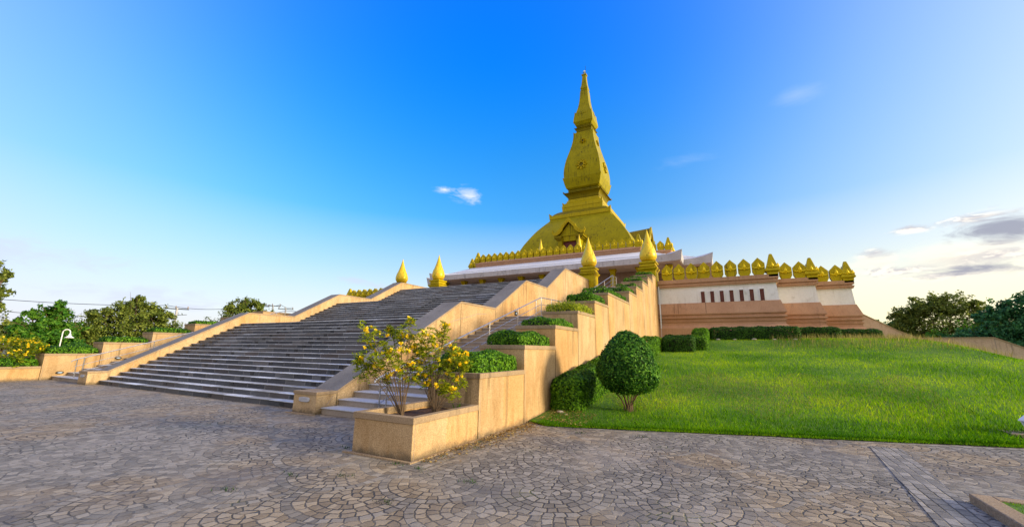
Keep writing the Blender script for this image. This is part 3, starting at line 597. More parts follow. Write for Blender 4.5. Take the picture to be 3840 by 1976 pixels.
# ------------------------------------------------------------------ lotus bud finials
BUDP = [(.0, 2.42), (.035, 2.3), (.08, 2.1), (.16, 1.8), (.27, 1.45), (.39, 1.1), (.50, .78), (.565, .5), (.56, .3), (.48, .12), (.40, .03), (.36, 0)]
def budr(z): 
    zs = [q[1] for q in BUDP[::-1]]; rs = [q[0] for q in BUDP[::-1]]; return float(np.interp(z, zs, rs))
def make_bud(loc, label, group='golden lotus bud finials at the head of the stairs', k=1.0, pedestal=True, z0=6.0):
    r = empty('lotus_bud_finial', loc, label, 'finial', group)
    zb = 7.88-loc[2]
    if pedestal:
        MB().sq([(.53, z0-loc[2]), (.53, 7.12-loc[2]), (.66, 7.28-loc[2]), (.66, 7.34-loc[2]), (.47, 7.36-loc[2]), (.47, 7.42-loc[2]), (.56, 7.44-loc[2]), (.56, 7.52-loc[2]), (.50, 7.54-loc[2]), (.50, 7.66-loc[2]), (.59, 7.68-loc[2]), (.59, 7.79-loc[2]), (.40, 7.80-loc[2]), (.40, 7.88-loc[2])]).build('pedestal', M['goldlight'], r, bevel=.008)
    fine = [(budr(z), z) for z in np.linspace(0, 2.42, 34)]; fine[-1] = (.004, 2.42)
    b = MB().lathe([(a, z+zb) for a, z in fine], seg=32).build('bud', M['bud'], r, smooth=True)
    for tier, (za, zt, off, ph) in enumerate(((0.02, .95, .028, 0), (.35, 1.35, .016, math.pi/4))):
        for q in range(4):
            rings = []
            for j in range(13):
                v = j/12; z = za+(zt-za)*v; wmax = (math.pi/4*1.02)*(1-v**2.2)*(1 if tier else 1) if v < 1 else .0
                rings.append([(((budr(z)+off*(1-.35*v)))*math.cos(ph+math.pi/4+q*math.pi/2+wmax*(2*i/8-1)), ((budr(z)+off*(1-.35*v)))*math.sin(ph+math.pi/4+q*math.pi/2+wmax*(2*i/8-1)), z+zb) for i in range(9)])
            o = MB().rings(rings, False, False, closed=False).build('petal', M['bud'], r, smooth=True)
            sm = o.modifiers.new('thick', 'SOLIDIFY'); sm.thickness = .018; sm.offset = 0
    return r
bud0 = make_bud((-4.95, 24.85, 6.2), 'golden lotus bud finial on square pedestal at the head of the near balustrade wall')
for loc, lab in (((-.52, 24.75, 6.2), 'peeling golden lotus bud finial above the top of the near stepped planters'), ((mir(-4.95), 24.85, 6.2), 'golden lotus bud finial on wide pedestal beyond the top of the stairs, second from left'),):
    c = copy_tree(bud0); c.location = loc; c['label'] = lab
c = copy_tree(bud0); c.location = (mir(-.52), 24.75, 6.2); c['label'] = 'leftmost golden lotus bud finial, its pedestal hidden behind the far balustrade wall'

# ------------------------------------------------------------------ pagoda
pg = empty('pagoda', (XC, YC, 0), 'golden pagoda with tall stepped spire on a dome above a pink and white terrace building', 'pagoda')
LC = [(19.37, 24.2), (21.7, 21.9), (24.0, 19.6)]
def redent(C, d=0.0):
    (a1, b1), (a2, b2), (a3, b3) = [(a+d, b_+d) for a, b_ in C]
    q = [(a1, -b1), (a1, -b2), (a2, -b2), (a2, -b3), (a3, -b3)]
    q += [(x, -y) for x, y in q[::-1]]; q += [(-x, -y) for x, y in q]
    q = q[:10]+[(-x, -y) for x, y in q[:10]]
    return [(XC+x, YC+y) for x, y in q]
def rloft(mb, C, prof, cap0=False, cap1=False, mi=0): return mb.rings([[(x, y, z) for x, y in redent(C, d)] for d, z in prof], cap0, cap1, mi)
mb = MB(); rloft(mb, LC, [(.32, .5), (.32, 3.12), (.30, 3.15), (.12, 3.34), (.10, 3.50), (.15, 3.52), (.17, 3.60), (.10, 3.62), (.10, 3.74), (.22, 3.77), (.22, 3.84), (.12, 3.87), (.12, 3.99), (.21, 4.02), (.21, 4.09), (-.02, 4.80), (-.10, 4.80)])
pbuild(mb, 'terrace_plinth', M['pink'], pg)
mb = MB(); rloft(mb, LC, [(-.06, 4.8), (-.14, 5.93)]); pbuild(mb, 'terrace_wall', M['white'], pg)
mb = MB(); rloft(mb, LC, [(-.14, 5.9), (-.01, 5.905), (-.01, 5.99), (.02, 6.0), (.02, 6.07), (-.07, 6.08), (-.07, 6.15), (.03, 6.17), (.03, 6.275), (-1.2, 6.276)], cap1=True); pbuild(mb, 'terrace_cornice', M['pink'], pg)
# parapet kerb (left open where the stairs arrive)
poly = redent(LC, 0.03); mb = MB(); KZ = 6.42
def wallseg(mb, p0, p1, th, z0, z1):
    a = Vector((*p0, 0)); b_ = Vector((*p1, 0)); d = (b_-a).normalized(); n = Vector((d.y, -d.x, 0)); c1 = Vector((XC, YC, 0))-a
    if n.dot(c1) < 0: n = -n
    q = [a, b_, b_+n*th, a+n*th]; mb.add([(v.x, v.y, z0) for v in q]+[(v.x, v.y, z1) for v in q], [(0, 3, 2, 1), (4, 5, 6, 7), (0, 1, 5, 4), (1, 2, 6, 5), (2, 3, 7, 6), (3, 0, 4, 7)])
for i in range(20):
    p0, p1 = poly[i], poly[(i+1) % 20]
    if abs(p0[1]-(YC-24.23)) < .01 and abs(p1[1]-p0[1]) < .01:
        wallseg(mb, (XC-19.4, p0[1]), (mir(.02), p0[1]), .5, 6.277, KZ); wallseg(mb, (.02, p0[1]), (XC+19.4, p0[1]), .5, 6.277, KZ)
    else: wallseg(mb, p0, p1, .5, 6.277, KZ)
pbuild(mb, 'parapet', M['pink'], pg)
# plinth joints
for x in (1.0, 1.25, 2.95): pbuild(MB().prism_x([(24.7-.215, 4.09), (24.7-.205, 4.09), (24.72, 4.79), (24.71, 4.79)], x-.01, x+.01), 'plinth_joint', M['darkcore'], pg)
# shuttered windows
for i in range(7):
    x = 2.83+i*.5615; w_ = empty('window'); sub(w_, pg); w_.location = (x, 24.785, 0)
    fr = MB()
    for a, b_, z0, z1 in ((-.145, -.115, 4.81, 5.56), (.115, .145, 4.81, 5.56), (-.115, .115, 5.53, 5.56)): fr.box(a, b_, -.10, .05, z0, z1)
    f_ = fr.build('window_frame', M['white'], w_)
    s_ = MB().box(-.115, .115, -.045, .05, 4.81, 5.53).box(-.085, .085, -.056, -.044, 4.86, 5.48).box(-.018, .018, -.07, -.055, 4.9, 5.44).build('shutter', M['woodframe'], w_, bevel=.005)
# merlons
def make_merlon(parent, w_=.71, h=1.0, th=.34):
    s = w_/.71; k = h
    F = [(-.24*s, -.125), (.24*s, -.125), (.355*s, .10*k), (.355*s, .62*k), (0, k), (-.355*s, .62*k), (-.355*s, .10*k)]
    mb = MB(); n = 7
    outer = [(x, -th/2+(0 if abs(x) > .01 else -.0), z) for x, z in F]; back = [(x, th/2, z) for x, z in F]
    mid = (0, -th/2-.025, .5*k); vs = outer+back+[mid]
    fs = [(i, (i+1) % n, 14) for i in range(n)]+[tuple(range(13, 6, -1))]+[((i+1) % n, i, 7+i, 7+(i+1) % n) for i in range(n)]
    # keep the faces almost flat: low central ridge
    mb.add(vs, fs); o = mb.build('merlon', M['goldlight'], bevel=.012)
    l = lotus_relief(.33*s, o, (0, -th/2-.035, .30*k)); return o
def ell(mb, c, r, seg=10, rows=6):
    mb.rings([[(c[0]+r[0]*math.sin(math.pi*max(.02, min(.98, j/rows)))*math.cos(2*math.pi*i/seg), c[1]+r[1]*math.sin(math.pi*max(.02, min(.98, j/rows)))*math.sin(2*math.pi*i/seg), c[2]-r[2]*math.cos(math.pi*j/rows)) for i in range(seg)] for j in range(rows+1)])
LR = None
def lotus_relief(s, parent, loc):
    global LR
    if LR is None:
        m2 = MB()
        m2.lathe([(.003, 1.25), (.08, 1.0), (.24, .72), (.33, .42), (.28, .15), (.1, 0)], seg=10)
        for a, l_ in ((-1, .95), (1, .95), (-.55, .6), (.55, .6)):
            m2.tube([(a*.1, -.05, .12), (a*.55, -.12, .02), (a*l_, -.1, .22), (a*(l_+.12), -.02, .42)], [.12, .16, .1, .01], 6)
        m2.tube([(0, 0, .05), (0, -.12, -.1), (0, -.05, -.38)], [.2, .16, .01], 6)
        m2.tube([(-.45, 0, -.05), (0, -.1, -.1), (.45, 0, -.05)], [.03, .14, .03], 6)
        LR = m2.build('lotus_relief', M['relief'], smooth=True); o = LR
    else: o = link(LR.copy())
    o.parent = parent; o.location = loc; o.scale = (s, s*1.0, s); return o
def make_pyr(w_=.80, h=1.13):
    a = w_/2
    o = MB().sq([(a*.74, -.22), (a*.74, -.06), (a, 0), (a, .05), (a*.60, h*.45), (a*.23, h*.95), (a*.17, h)]).build('corner_merlon', M['goldlight'], bevel=.012)
    lotus_relief(.27, o, (0, -a*.86, .24)); l = lotus_relief(.27, o, (a*.86, 0, .24)); l.rotation_euler.z = math.pi/2; return o
mer0 = make_merlon(None); pyr0 = make_pyr(); used = {'m': 0, 'p': 0}
def put(proto, key, x, y, z, rz=0, s=1, parent=pg):
    o = proto if not used[key] else copy_tree(proto); used[key] = 1
    sub(o, parent); o.location = (x, y, z); o.rotation_euler.z = rz; o.scale = (s, s, s); return o
fy = YC-24.2+.16
for i in range(8):
    for s_ in (1, -1): put(mer0, 'm', XC+s_*(12.225+.68+i*.783), fy, 6.54)
for s_ in (1, -1):
    put(pyr0, 'p', XC+s_*19.12, fy+.1, 6.62)
    for xx in (20.05, 20.83): put(mer0, 'm', XC+s_*xx, YC-21.9+.16, 6.54)
    put(pyr0, 'p', XC+s_*21.45, YC-21.9+.26, 6.62)
    for xx in (22.38, 23.16): put(mer0, 'm', XC+s_*xx, YC-19.6+.16, 6.54)
    put(pyr0, 'p', XC+s_*23.76, YC-19.6+.26, 6.62)
    for yy in (22.9, ): put(mer0, 'm', XC+s_*19.2, YC-yy, 6.54, s_*math.pi/2)
    put(mer0, 'm', XC+s_*21.53, YC-20.6, 6.54, s_*math.pi/2)
    for i in range(5): put(mer0, 'm', XC+s_*23.83, YC-18.6+i*.783, 6.54, s_*math.pi/2)
# gallery: back wall, columns, door
UC = [(9.5, 14.4), (11.95, 11.95), (11.953, 9.5)]
mb = MB(); rloft(mb, UC, [(.0, 6.2), (.0, 9.6)]); pbuild(mb, 'gallery_wall', M['soffit'], pg)
dr = MB().box(XC-1.6, XC+1.6, YC-14.46, YC-14.38, 6.28, 8.9); pbuild(dr, 'door', M['black'], pg)
col0 = None
def column(x, y):
    global col0
    if col0 is None:
        col0 = MB().sq([(.28, 0), (.28, .25), (.21, .3), (.21, 2.45), (.25, 2.5), (.25, 2.56), (.31, 2.68), (.31, 2.8)]).build('column', M['gold'], bevel=.01); o = col0
    else: o = link(col0.copy())
    sub(o, pg); o.location = (x, y, 6.28); return o
for i in range(9): column(XC-9.62+i*2.406, YC-16.4)
for s_ in (1, -1):
    for yy in (16.4,): column(XC+s_*12.2, YC-yy)
    column(XC+s_*14.3, YC-14.2); column(XC+s_*14.3, YC-11.6)
# flared eaves
EC = [(13.35, 17.8), (15.6, 15.55), (15.603, 13.0)]
def eave_ring(d, z, lift, out=0):
    P = redent(EC, d); n = 20; pts = []
    for i in range(n):
        a = Vector(P[i]); b_ = Vector(P[(i+1) % n]); pa, pb_ = Vector(P[i-1]), Vector(P[(i+2) % n])
        def convex(p, q, r_): return ((q-p).x*(r_-q).y-(q-p).y*(r_-q).x) > 0
        ca_, cb_ = convex(pa, a, b_), convex(a, b_, pb_); L = (b_-a).length; ns = 10
        for k in range(ns):
            t0 = k/ns; t0 = .5-.5*math.cos(math.pi*t0); q = a.lerp(b_, t0); up_ = 0
            if ca_: up_ = max(up_, math.exp(-(t0*L/.75)))
            if cb_: up_ = max(up_, math.exp(-((1-t0)*L/.75)))
            if abs(abs(a.x-XC)-15.6-d) < .01 and abs(abs(a.y-YC)-13-d) < .01: up_ = 0
            if abs(abs(b_.x-XC)-15.6-d) < .01 and abs(abs(b_.y-YC)-13-d) < .01: up_ = max(0, math.exp(-(t0*L/.75)) if ca_ and L > .5 and abs(abs(a.y-YC)-13-d) > .01 else 0)
            ctr = Vector((XC, YC)); dirv = (q-ctr).normalized()
            q = q+dirv*out*up_; pts.append((q.x, q.y, z+lift*up_))
    return pts
mb = MB(); mb.rings([eave_ring(-3.2, 9.07, 0), eave_ring(-.12, 9.09, .04), eave_ring(-.02, 9.12, .08, .03), eave_ring(.03, 9.63, .42, .16), eave_ring(-.12, 9.66, .40, .1)], False, False)
pbuild(mb, 'eave', M['roofgrey'], pg)
mb = MB(); mb.rings([eave_ring(-.12, 9.655, .40, .1), eave_ring(-1.35, 10.02, .06), eave_ring(-1.42, 10.03, 0)], False, False)
mb.rings([eave_ring(-1.42, 10.0, 0), eave_ring(-1.42, 10.16, 0), eave_ring(-1.62, 10.2, 0), eave_ring(-3.3, 10.95, 0), eave_ring(-3.8, 11.0, 0)], False, False)
pbuild(mb, 'roof', M['rooflight'], pg)
mb = MB(); rloft(mb, UC, [(-.05, 10.6), (-.05, 11.12), (.02, 11.15), (.02, 11.22), (-.06, 11.24), (-.06, 11.34), (.03, 11.36), (.03, 11.56), (-1.5, 11.57)], cap1=True); pbuild(mb, 'upper_parapet', M['pink'], pg)
fy2 = YC-14.4+.18
n_up = 24; sp = .775
for i in range(23): put(mer0, 'm', XC+(i-11)*sp, fy2, 11.62, 0, .93)
for s_ in (1, -1):
    put(pyr0, 'p', XC+s_*9.3, fy2+.05, 11.72, 0, 1.0)
    for xx in (10.25, 11.0): put(mer0, 'm', XC+s_*xx, YC-11.95+.18, 11.62, 0, .93)
    put(pyr0, 'p', XC+s_*11.75, YC-11.95+.22, 11.72)
    put(mer0, 'm', XC+s_*9.35, YC-13.2, 11.62, s_*math.pi/2, .93)
    for i in range(4): put(mer0, 'm', XC+s_*11.78, YC-10.9+i*.775, 11.62, s_*math.pi/2, .93)
# dome: square plan with curved flanks
def sqobj(name, prof, m, bevel=.0, tips=(), parent=pg, smooth=False):
    mb = MB().sq(prof, XC, YC)
    for h, z, s0 in tips:                       # little upturned horns at the four corners
        for a in (-1, 1):
            for b_ in (-1, 1):
                s_ = s0*1.5; x, y = XC+a*h, YC+b_*h; o_ = s_*.35
                mb.add([(x, y, z-.02), (x-a*s_, y, z-.02), (x, y-b_*s_, z-.02), (x-a*s_*.7, y-b_*s_*.7, z-.02), (x+a*o_*.3, y+b_*o_*.3, z+s_*.75)], [(0, 1, 4), (1, 3, 4), (3, 2, 4), (2, 0, 4), (0, 2, 3, 1)])
    return pbuild(mb, name, m, parent, bevel=bevel)
dome = [(7.75, 11.5), (7.65, 12.8), (7.45, 13.8), (7.22, 14.5), (6.88, 15.2), (6.45, 15.95), (6.05, 16.6), (5.62, 17.25), (5.15, 17.85), (4.65, 18.45), (4.2, 18.95), (4.15, 19.2)]
dz_ = np.linspace(11.5, 19.2, 26); dome_f = [(float(np.interp(z, [q[1] for q in dome], [q[0] for q in dome])), float(z)) for z in dz_]
sqobj('dome', dome_f, M['gold'])
sqobj('dome_cornice', [(4.1, 19.15), (4.24, 19.18), (4.26, 19.66), (4.05, 19.67)], M['goldlight'], tips=((4.26, 19.66, .32),))
sqobj('dome_cap', [(4.06, 19.6), (4.0, 19.69), (3.75, 19.98), (3.4, 20.27), (3.0, 20.50), (2.75, 20.55)], M['golddark'])
sqobj('spire_base', [(2.7, 20.5), (2.85, 20.52), (2.88, 21.02), (2.78, 21.04), (2.78, 21.1), (2.84, 21.12), (2.84, 21.58), (2.7, 21.6), (2.35, 22.0), (2.35, 22.12), (2.22, 22.14), (2.22, 22.42), (2.05, 22.45), (2.05, 22.5)], M['goldlight'], tips=((2.88, 21.02, .28), (2.84, 21.58, .28), (2.35, 22.1, .15)))
cav = [(2.2+.55*(1-math.cos(t))*1.0, 22.5+.75*math.sin(t)) for t in np.linspace(0, math.pi/2, 8)]
sqobj('spire_flare', [(2.05, 22.48)]+cav+[(2.75, 23.3), (2.15, 23.4), (2.15, 23.62), (2.2, 23.63), (2.2, 23.75), (2.08, 23.76), (2.08, 23.95)], M['golddark'], tips=((2.75, 23.26, .25),))
body = [(2.1, 23.9), (2.22, 23.93), (2.42, 24.12), (2.60, 24.75), (2.76, 25.45), (2.66, 25.47), (2.64, 25.65), (2.66, 26.3), (2.62, 27.0), (2.5, 27.8), (2.34, 28.6), (2.12, 29.4), (1.9, 30.2), (1.72, 30.9), (1.58, 31.6), (1.49, 32.3), (1.47, 32.95), (1.36, 32.96), (1.2, 33.05)]
sqobj('spire_body', body, M['gold'], tips=((2.76, 25.44, .22), (1.47, 32.94, .16)))
cav = [(1.12+.24*(1-math.cos(t)), 33.3+.46*math.sin(t)) for t in np.linspace(0, math.pi/2, 6)]
sqobj('spire_collar', [(1.16, 33.0), (1.16, 33.2), (1.08, 33.22)]+cav+[(1.33, 33.8), (1.08, 33.86), (1.08, 34.08), (1.14, 34.1), (1.14, 34.2), (1.04, 34.22)], M['golddark'], tips=((1.36, 33.77, .13),))
upper = [(1.04, 34.2), (1.2, 34.3), (1.47, 34.75), (1.42, 35.3), (1.32, 36.0), (1.29, 36.3), (1.16, 36.3), (1.02, 36.8), (.88, 37.4), (.77, 38.0), (.68, 38.7), (.62, 39.4), (.58, 40.1), (.58, 40.22)]
sqobj('spire_neck', upper, M['gold'], tips=((1.29, 36.28, .16),))
sqobj('spire_crown', [(.5, 40.2), (.5, 40.3), (.54, 40.32), (.54, 40.42), (.46, 40.45), (.46, 40.52), (.56, 40.72), (.54, 40.8), (.42, 41.3), (.34, 42.0), (.29, 42.7), (.28, 43.05), (.38, 43.12), (.38, 43.25), (.22, 43.27), (.22, 43.35)], M['gold'])
for a in range(4):              # small gable leaves at the foot of the spire neck
    ca_, sa_ = math.cos(a*math.pi/2), math.sin(a*math.pi/2)
    def W2(x, y, z): return (XC+x*ca_-y*sa_, YC+x*sa_+y*ca_, z)
    mb = MB(); P = [(-.42, 36.0), (.42, 36.0), (0, 36.62)]
    vs = [W2(x, -1.36+.07*(z-36)*2, z) for x, z in P]+[W2(x, -1.2, z) for x, z in P]; mb.add(vs, [(0, 1, 2), (5, 4, 3), (0, 3, 4, 1), (1, 4, 5, 2), (2, 5, 3, 0)]); pbuild(mb, 'spire_gable', M['gold'], pg)
    # lotus roundels
    for zc, rad, big in ((27.25, .36, 1), (31.35, .2, 0)):
        hz = lambda z: float(np.interp(z, [q[1] for q in body], [q[0] for q in body]))
        mb = MB(); sl = (hz(zc+.5)-hz(zc-.5)); 
        def S(x, z, o_): return W2(x, -(hz(zc)+sl*(z))-o_, zc+z)
        n = 20
        mb.rings([[S(rad*f*math.cos(2*math.pi*k/n), rad*f*math.sin(2*math.pi*k/n), o_) for k in range(n)] for f, o_ in ((1.0, -.03), (1.0, .2), (.84, .2), (.82, .02))], True, False)
        npet = 8
        for k in range(npet):
            an = 2*math.pi*k/npet+math.pi/8*(0 if big else 1)
            l0, l1, wd = rad*1.0, rad*(2.35 if big else 2.2), rad*.42
            def Q(l, w2, o_): return S(math.cos(an)*l-math.sin(an)*w2, math.sin(an)*l+math.cos(an)*w2, o_)
            vs = [Q(l0, -wd*.6, 0), Q(l0, wd*.6, 0), Q((l0+l1)/2, wd, .0), Q(l1, 0, .0), Q((l0+l1)/2, -wd, 0), Q((l0+l1)/2, 0, .05), Q(l0, -wd*.6, -.06), Q(l0, wd*.6, -.06), Q((l0+l1)/2, wd, -.06), Q(l1, 0, -.06), Q((l0+l1)/2, -wd, -.06)]
            vs[1] = Q(l0, wd*.6, .14); vs[0] = Q(l0, -wd*.6, .14); vs[2] = Q((l0+l1)/2, wd, .16); vs[3] = Q(l1, 0, .18); vs[4] = Q((l0+l1)/2, -wd, .16)
            mb.add(vs, [(0, 1, 5), (1, 2, 5), (2, 3, 5), (3, 4, 5), (4, 0, 5)]+[(i, 6+i, 6+(i+1) % 5, (i+1) % 5) for i in range(5)])
        ro = pbuild(mb, 'lotus_roundel', M['goldlight'], pg)
        d2 = MB(); d2.rings([[S(rad*f*math.cos(2*math.pi*k/n), rad*f*math.sin(2*math.pi*k/n), o_) for k in range(n)] for f, o_ in ((.81, .05), (.1, .055))], False, True); g_ = d2.build('grille', M['black']); g_.parent = ro 
        if big:
            d3 = MB()
            for k in range(-2, 3):
                L = math.sqrt(max(0, .8**2-(k*.3)**2))*rad
                for (xa, za, xb, zb) in ((k*.3*rad, -L, k*.3*rad, L), (-L, k*.3*rad, L, k*.3*rad)):
                    d3.tube([S(xa, za, .06), S(xb, zb, .06)], .018, 4)
            g2_ = d3.build('grille_bars', M['gold']); g2_.parent = ro
    # dormer shrine on each flank of the dome
    yf = -8.35
    def W3(mb, vs, fs): mb.add([W2(*v) for v in vs], fs)
    def bx(mb, x0, x1, y0, y1, z0, z1): W3(mb, [(x0, y0, z0), (x1, y0, z0), (x1, y1, z0), (x0, y1, z0), (x0, y0, z1), (x1, y0, z1), (x1, y1, z1), (x0, y1, z1)], [(0, 3, 2, 1), (4, 5, 6, 7), (0, 1, 5, 4), (1, 2, 6, 5), (2, 3, 7, 6), (3, 0, 4, 7)])
    mb = MB()
    for s_ in (-1, 1): bx(mb, *(sorted((s_*.95, s_*1.45))), yf+.1, -7.0, 11.6, 14.9)
    bx(mb, -.95, .95, yf+.3, -7.0, 14.75, 16.1)
    dm = pbuild(mb, 'dormer', M['gold'], pg)
    def child(mb, nm, m): o_ = mb.build(nm, m); o_.parent = dm; return o_
    for s_ in (-1, 1):
        mb = MB()
        for (g0, z0, z1) in ((.12, 14.85, 14.97), (.26, 14.97, 15.13), (.42, 15.13, 15.42)): bx(mb, *sorted((s_*(.95-.05), s_*(1.45+g0))), yf+.1-g0*.6, -6.2, z0, z1)
        child(mb, 'dormer_cornice', M['golddark'])
    mb = MB(); bx(mb, -.95, .95, yf+.62, yf+.7, 11.6, 14.8); child(mb, 'dormer_door', M['doorred'])
    H = [(0, 17.65), (.40, 17.22), (.70, 16.9), (.86, 16.78), (1.02, 16.40), (1.45, 16.02), (1.72, 15.82), (1.98, 15.92), (2.04, 16.22)]
    Lo = [(0, 17.1), (.30, 16.82), (.52, 16.55), (.66, 16.42), (.80, 16.05), (1.22, 15.62), (1.62, 15.46), (1.98, 15.55), (2.16, 15.9)]
    mb = MB()
    for s_ in (-1, 1):
        for i in range(8):
            q = [H[i], H[i+1], Lo[i+1], Lo[i]]; W3(mb, [(s_*x, yf-.18, z) for x, z in q]+[(s_*x, yf+.05, z) for x, z in q], [(0, 1, 2, 3), (7, 6, 5, 4), (0, 4, 5, 1), (3, 2, 6, 7), (1, 5, 6, 2), (0, 3, 7, 4)])
            mid = [((H[j][0]+Lo[j][0])/2, (H[j][1]+Lo[j][1])/2) for j in (i, i+1)]
            W3(mb, [(s_*mid[0][0], yf-.2, mid[0][1]+.07), (s_*mid[1][0], yf-.2, mid[1][1]+.07), (s_*mid[1][0], yf-.2, mid[1][1]-.03), (s_*mid[0][0], yf-.2, mid[0][1]-.03), (s_*mid[0][0], yf-.15, mid[0][1]+.1), (s_*mid[1][0], yf-.15, mid[1][1]+.1), (s_*mid[1][0], yf-.15, mid[1][1]-.06), (s_*mid[0][0], yf-.15, mid[0][1]-.06)], [(0, 1, 2, 3), (0, 4, 5, 1), (3, 2, 6, 7)])
    child(mb, 'gable_board', M['goldlight'])
    mb = MB(); W3(mb, [(-1.35, yf+.2, 15.4), (1.35, yf+.2, 15.4), (0, yf+.2, 17.0), (-1.35, yf+.5, 15.4), (1.35, yf+.5, 15.4), (0, yf+.5, 17.0)], [(0, 1, 2), (3, 5, 4), (0, 3, 4, 1)]); child(mb, 'tympanum', M['gold'])
    mb = MB()
    for s_ in (-1, 1):
        q = [(0, 17.45), (.5, 16.95), (.85, 16.5), (1.4, 15.85), (1.85, 15.6)]
        for i in range(4):
            W3(mb, [(s_*q[i][0], yf-.05, q[i][1]+.05*(i == 0)), (s_*q[i+1][0], yf-.05, q[i+1][1]), (s_*q[i+1][0], -4.6, q[i+1][1]), (s_*q[i][0], -4.6, q[i][1]-.25*(i == 0)), (s_*q[i][0], yf-.05, q[i][1]-.1), (s_*q[i+1][0], yf-.05, q[i+1][1]-.1), (s_*q[i+1][0], -4.6, q[i+1][1]-.1), (s_*q[i][0], -4.6, q[i][1]-.3)], [(0, 1, 2, 3), (4, 7, 6, 5), (0, 4, 5, 1), (1, 5, 6, 2), (2, 6, 7, 3)])
    child(mb, 'dormer_roof', M['golddark'])
# beacon lamp and rod on the very top
mb = MB().lathe([(.12, 43.35), (.12, 43.6), (.17, 43.62), (.19, 43.85), (.14, 44.02), (.03, 44.1)], XC, YC, 12); bl = pbuild(mb, 'beacon_lamp', M['lens'], pg)
mb = MB().tube([(XC+.22, YC-.1, 43.3), (XC+.22, YC-.1, 44.75)], .022, 6)
for s_ in (-1, 1): mb.tube([(XC+s_*.2, YC-.2, 43.3), (XC+s_*.2, YC-.2, 43.62)], .02, 6)
mb.tube([(XC-.2, YC-.2, 43.62), (XC+.2, YC-.2, 43.62)], .02, 6); pbuild(mb, 'lightning_rod', M['black'], pg)
# slender buds on the gallery roof
fin = []
for x, lab in ((-14.59, 'slender golden bud finial standing left of the dome doorway'), (-9.88, 'slender golden bud finial standing right of the dome doorway, behind the battlements')):
    r = empty('slender_finial', (x, 37.5, 11.57), lab, 'finial', 'slender bud finials in front of the dome')
    MB().sq([(.25, 0), (.25, .5), (.32, .6), (.32, .7)]).build('pedestal', M['gold'], r)
    MB().lathe([(.16, .7), (.26, .85), (.33, 1.1), (.28, 1.45), (.18, 1.95), (.09, 2.45), (.004, 2.9)], seg=16).build('bud', M['bud'], r, smooth=True)
# downpipe beside the stairs, on the plinth
tag(MB().tube([(.12, 24.42, 2.2), (.12, 24.42, 4.3), (.09, 24.6, 4.9), (.07, 24.62, 6.0)], .045, 8).build('drain_pipe', M['whitepaint']), 'white drain pipe in the corner between planter wall and terrace building', 'pipe')
# east stair flank wall seen beyond the lawn
M['flank'] = plaster('flank_wall_render', (.50, .35, .25), (.62, .46, .34), stain=(.14, .10, .08), speck=.4, streak=.9, spscale=22, grime=.6)
ew = empty('flank_wall', (18, 36.9, 0), 'low sloping pinkish wall at the right edge, running down behind the lawn', 'wall')
top = [(11.9, 5.95), (13.84, 4.67), (15.64, 3.45), (16.7, 2.88), (20.74, 2.9), (22.1, 2.2), (26.2, .3)]
mb = MB(); mb.prism_y([(11.9, -.2)]+[(26.2, -.2)]+[(x, z-.09) for x, z in top[::-1]], 36.92, 37.7); pbuild(mb, 'wall_body', M['flank'], ew)
mb = MB()
for (xa, za), (xb, zb) in zip(top[:-1], top[1:]): mb.prism_y([(xa, za-.09), (xb, zb-.09), (xb, zb), (xa, za)], 36.88, 37.74)
pbuild(mb, 'coping', M['cope'], ew)
for x in (16.7, 18.6, 20.74): pbuild(MB().box(x-.02, x+.02, 36.91, 36.918, .3, 2.8), 'wall_joint', M['soffit'], ew)

# ------------------------------------------------------------------ hedges and topiary on the lawn
GH = 'clipped hedges along the terrace building'
def hedge(x0, x1, y0, y1, h, label, size=.04, dens=1500, m='hedge'): 
    return cushion('hedge', x0, x1, y0, y1, lawn_z((x0+x1)/2, y0), h, M[m], size, dens, label, GH, cat='hedge', follow=lawn_z, rf=.28)
hedge(.06, .84, 4.95, 11.4, .78, 'long clipped hedge against the foot of the planter wall, nearest the plaza', .047, 2000)
hedge(.1, 1.0, 11.5, 17.6, .75, 'continuation of the clipped hedge climbing beside the planter wall behind the topiary', .05, 1100)
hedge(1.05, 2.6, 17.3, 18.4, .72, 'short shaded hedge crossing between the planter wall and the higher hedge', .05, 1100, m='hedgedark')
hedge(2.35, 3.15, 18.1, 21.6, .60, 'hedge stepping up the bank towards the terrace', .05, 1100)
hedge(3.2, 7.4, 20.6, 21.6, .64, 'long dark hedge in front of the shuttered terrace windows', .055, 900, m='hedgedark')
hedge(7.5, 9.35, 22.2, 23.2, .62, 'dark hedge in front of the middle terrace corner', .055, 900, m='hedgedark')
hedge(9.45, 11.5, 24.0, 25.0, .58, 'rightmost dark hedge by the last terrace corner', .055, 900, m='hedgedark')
tb = Vector((1.87, 5.65, lawn_z(1.87, 5.65)))
tp = empty('topiary_bush', tb, 'egg shaped clipped topiary bush on short bare stems on the lawn', 'topiary')
def topr(u):      # profile radius by height fraction
    return float(np.interp(u, [0, .05, .14, .28, .45, .62, .78, .90, .97, 1], [.10, .44, .61, .69, .67, .585, .45, .28, .13, .02]))
n = 15000; uu = rng.uniform(0, 1, n*2); keep = rng.uniform(0, .75, n*2) < np.array([topr(u) for u in uu])+.03; uu = uu[keep][:n]; th = rng.uniform(0, 2*math.pi, len(uu))
rr_ = np.array([topr(u) for u in uu]); lump = 1+.05*np.sin(th*3+uu*9)+.03*np.sin(th*7-uu*13); Hc = 1.52; z0c = .40
P = np.stack([rr_*lump*np.cos(th), rr_*lump*np.sin(th), z0c+uu*Hc], 1)
dr_ = np.array([(topr(min(1, u+.02))-topr(max(0, u-.02)))/(.04*Hc) for u in uu]); N = np.stack([np.cos(th), np.sin(th), -dr_], 1); N /= np.linalg.norm(N, axis=1, keepdims=True)
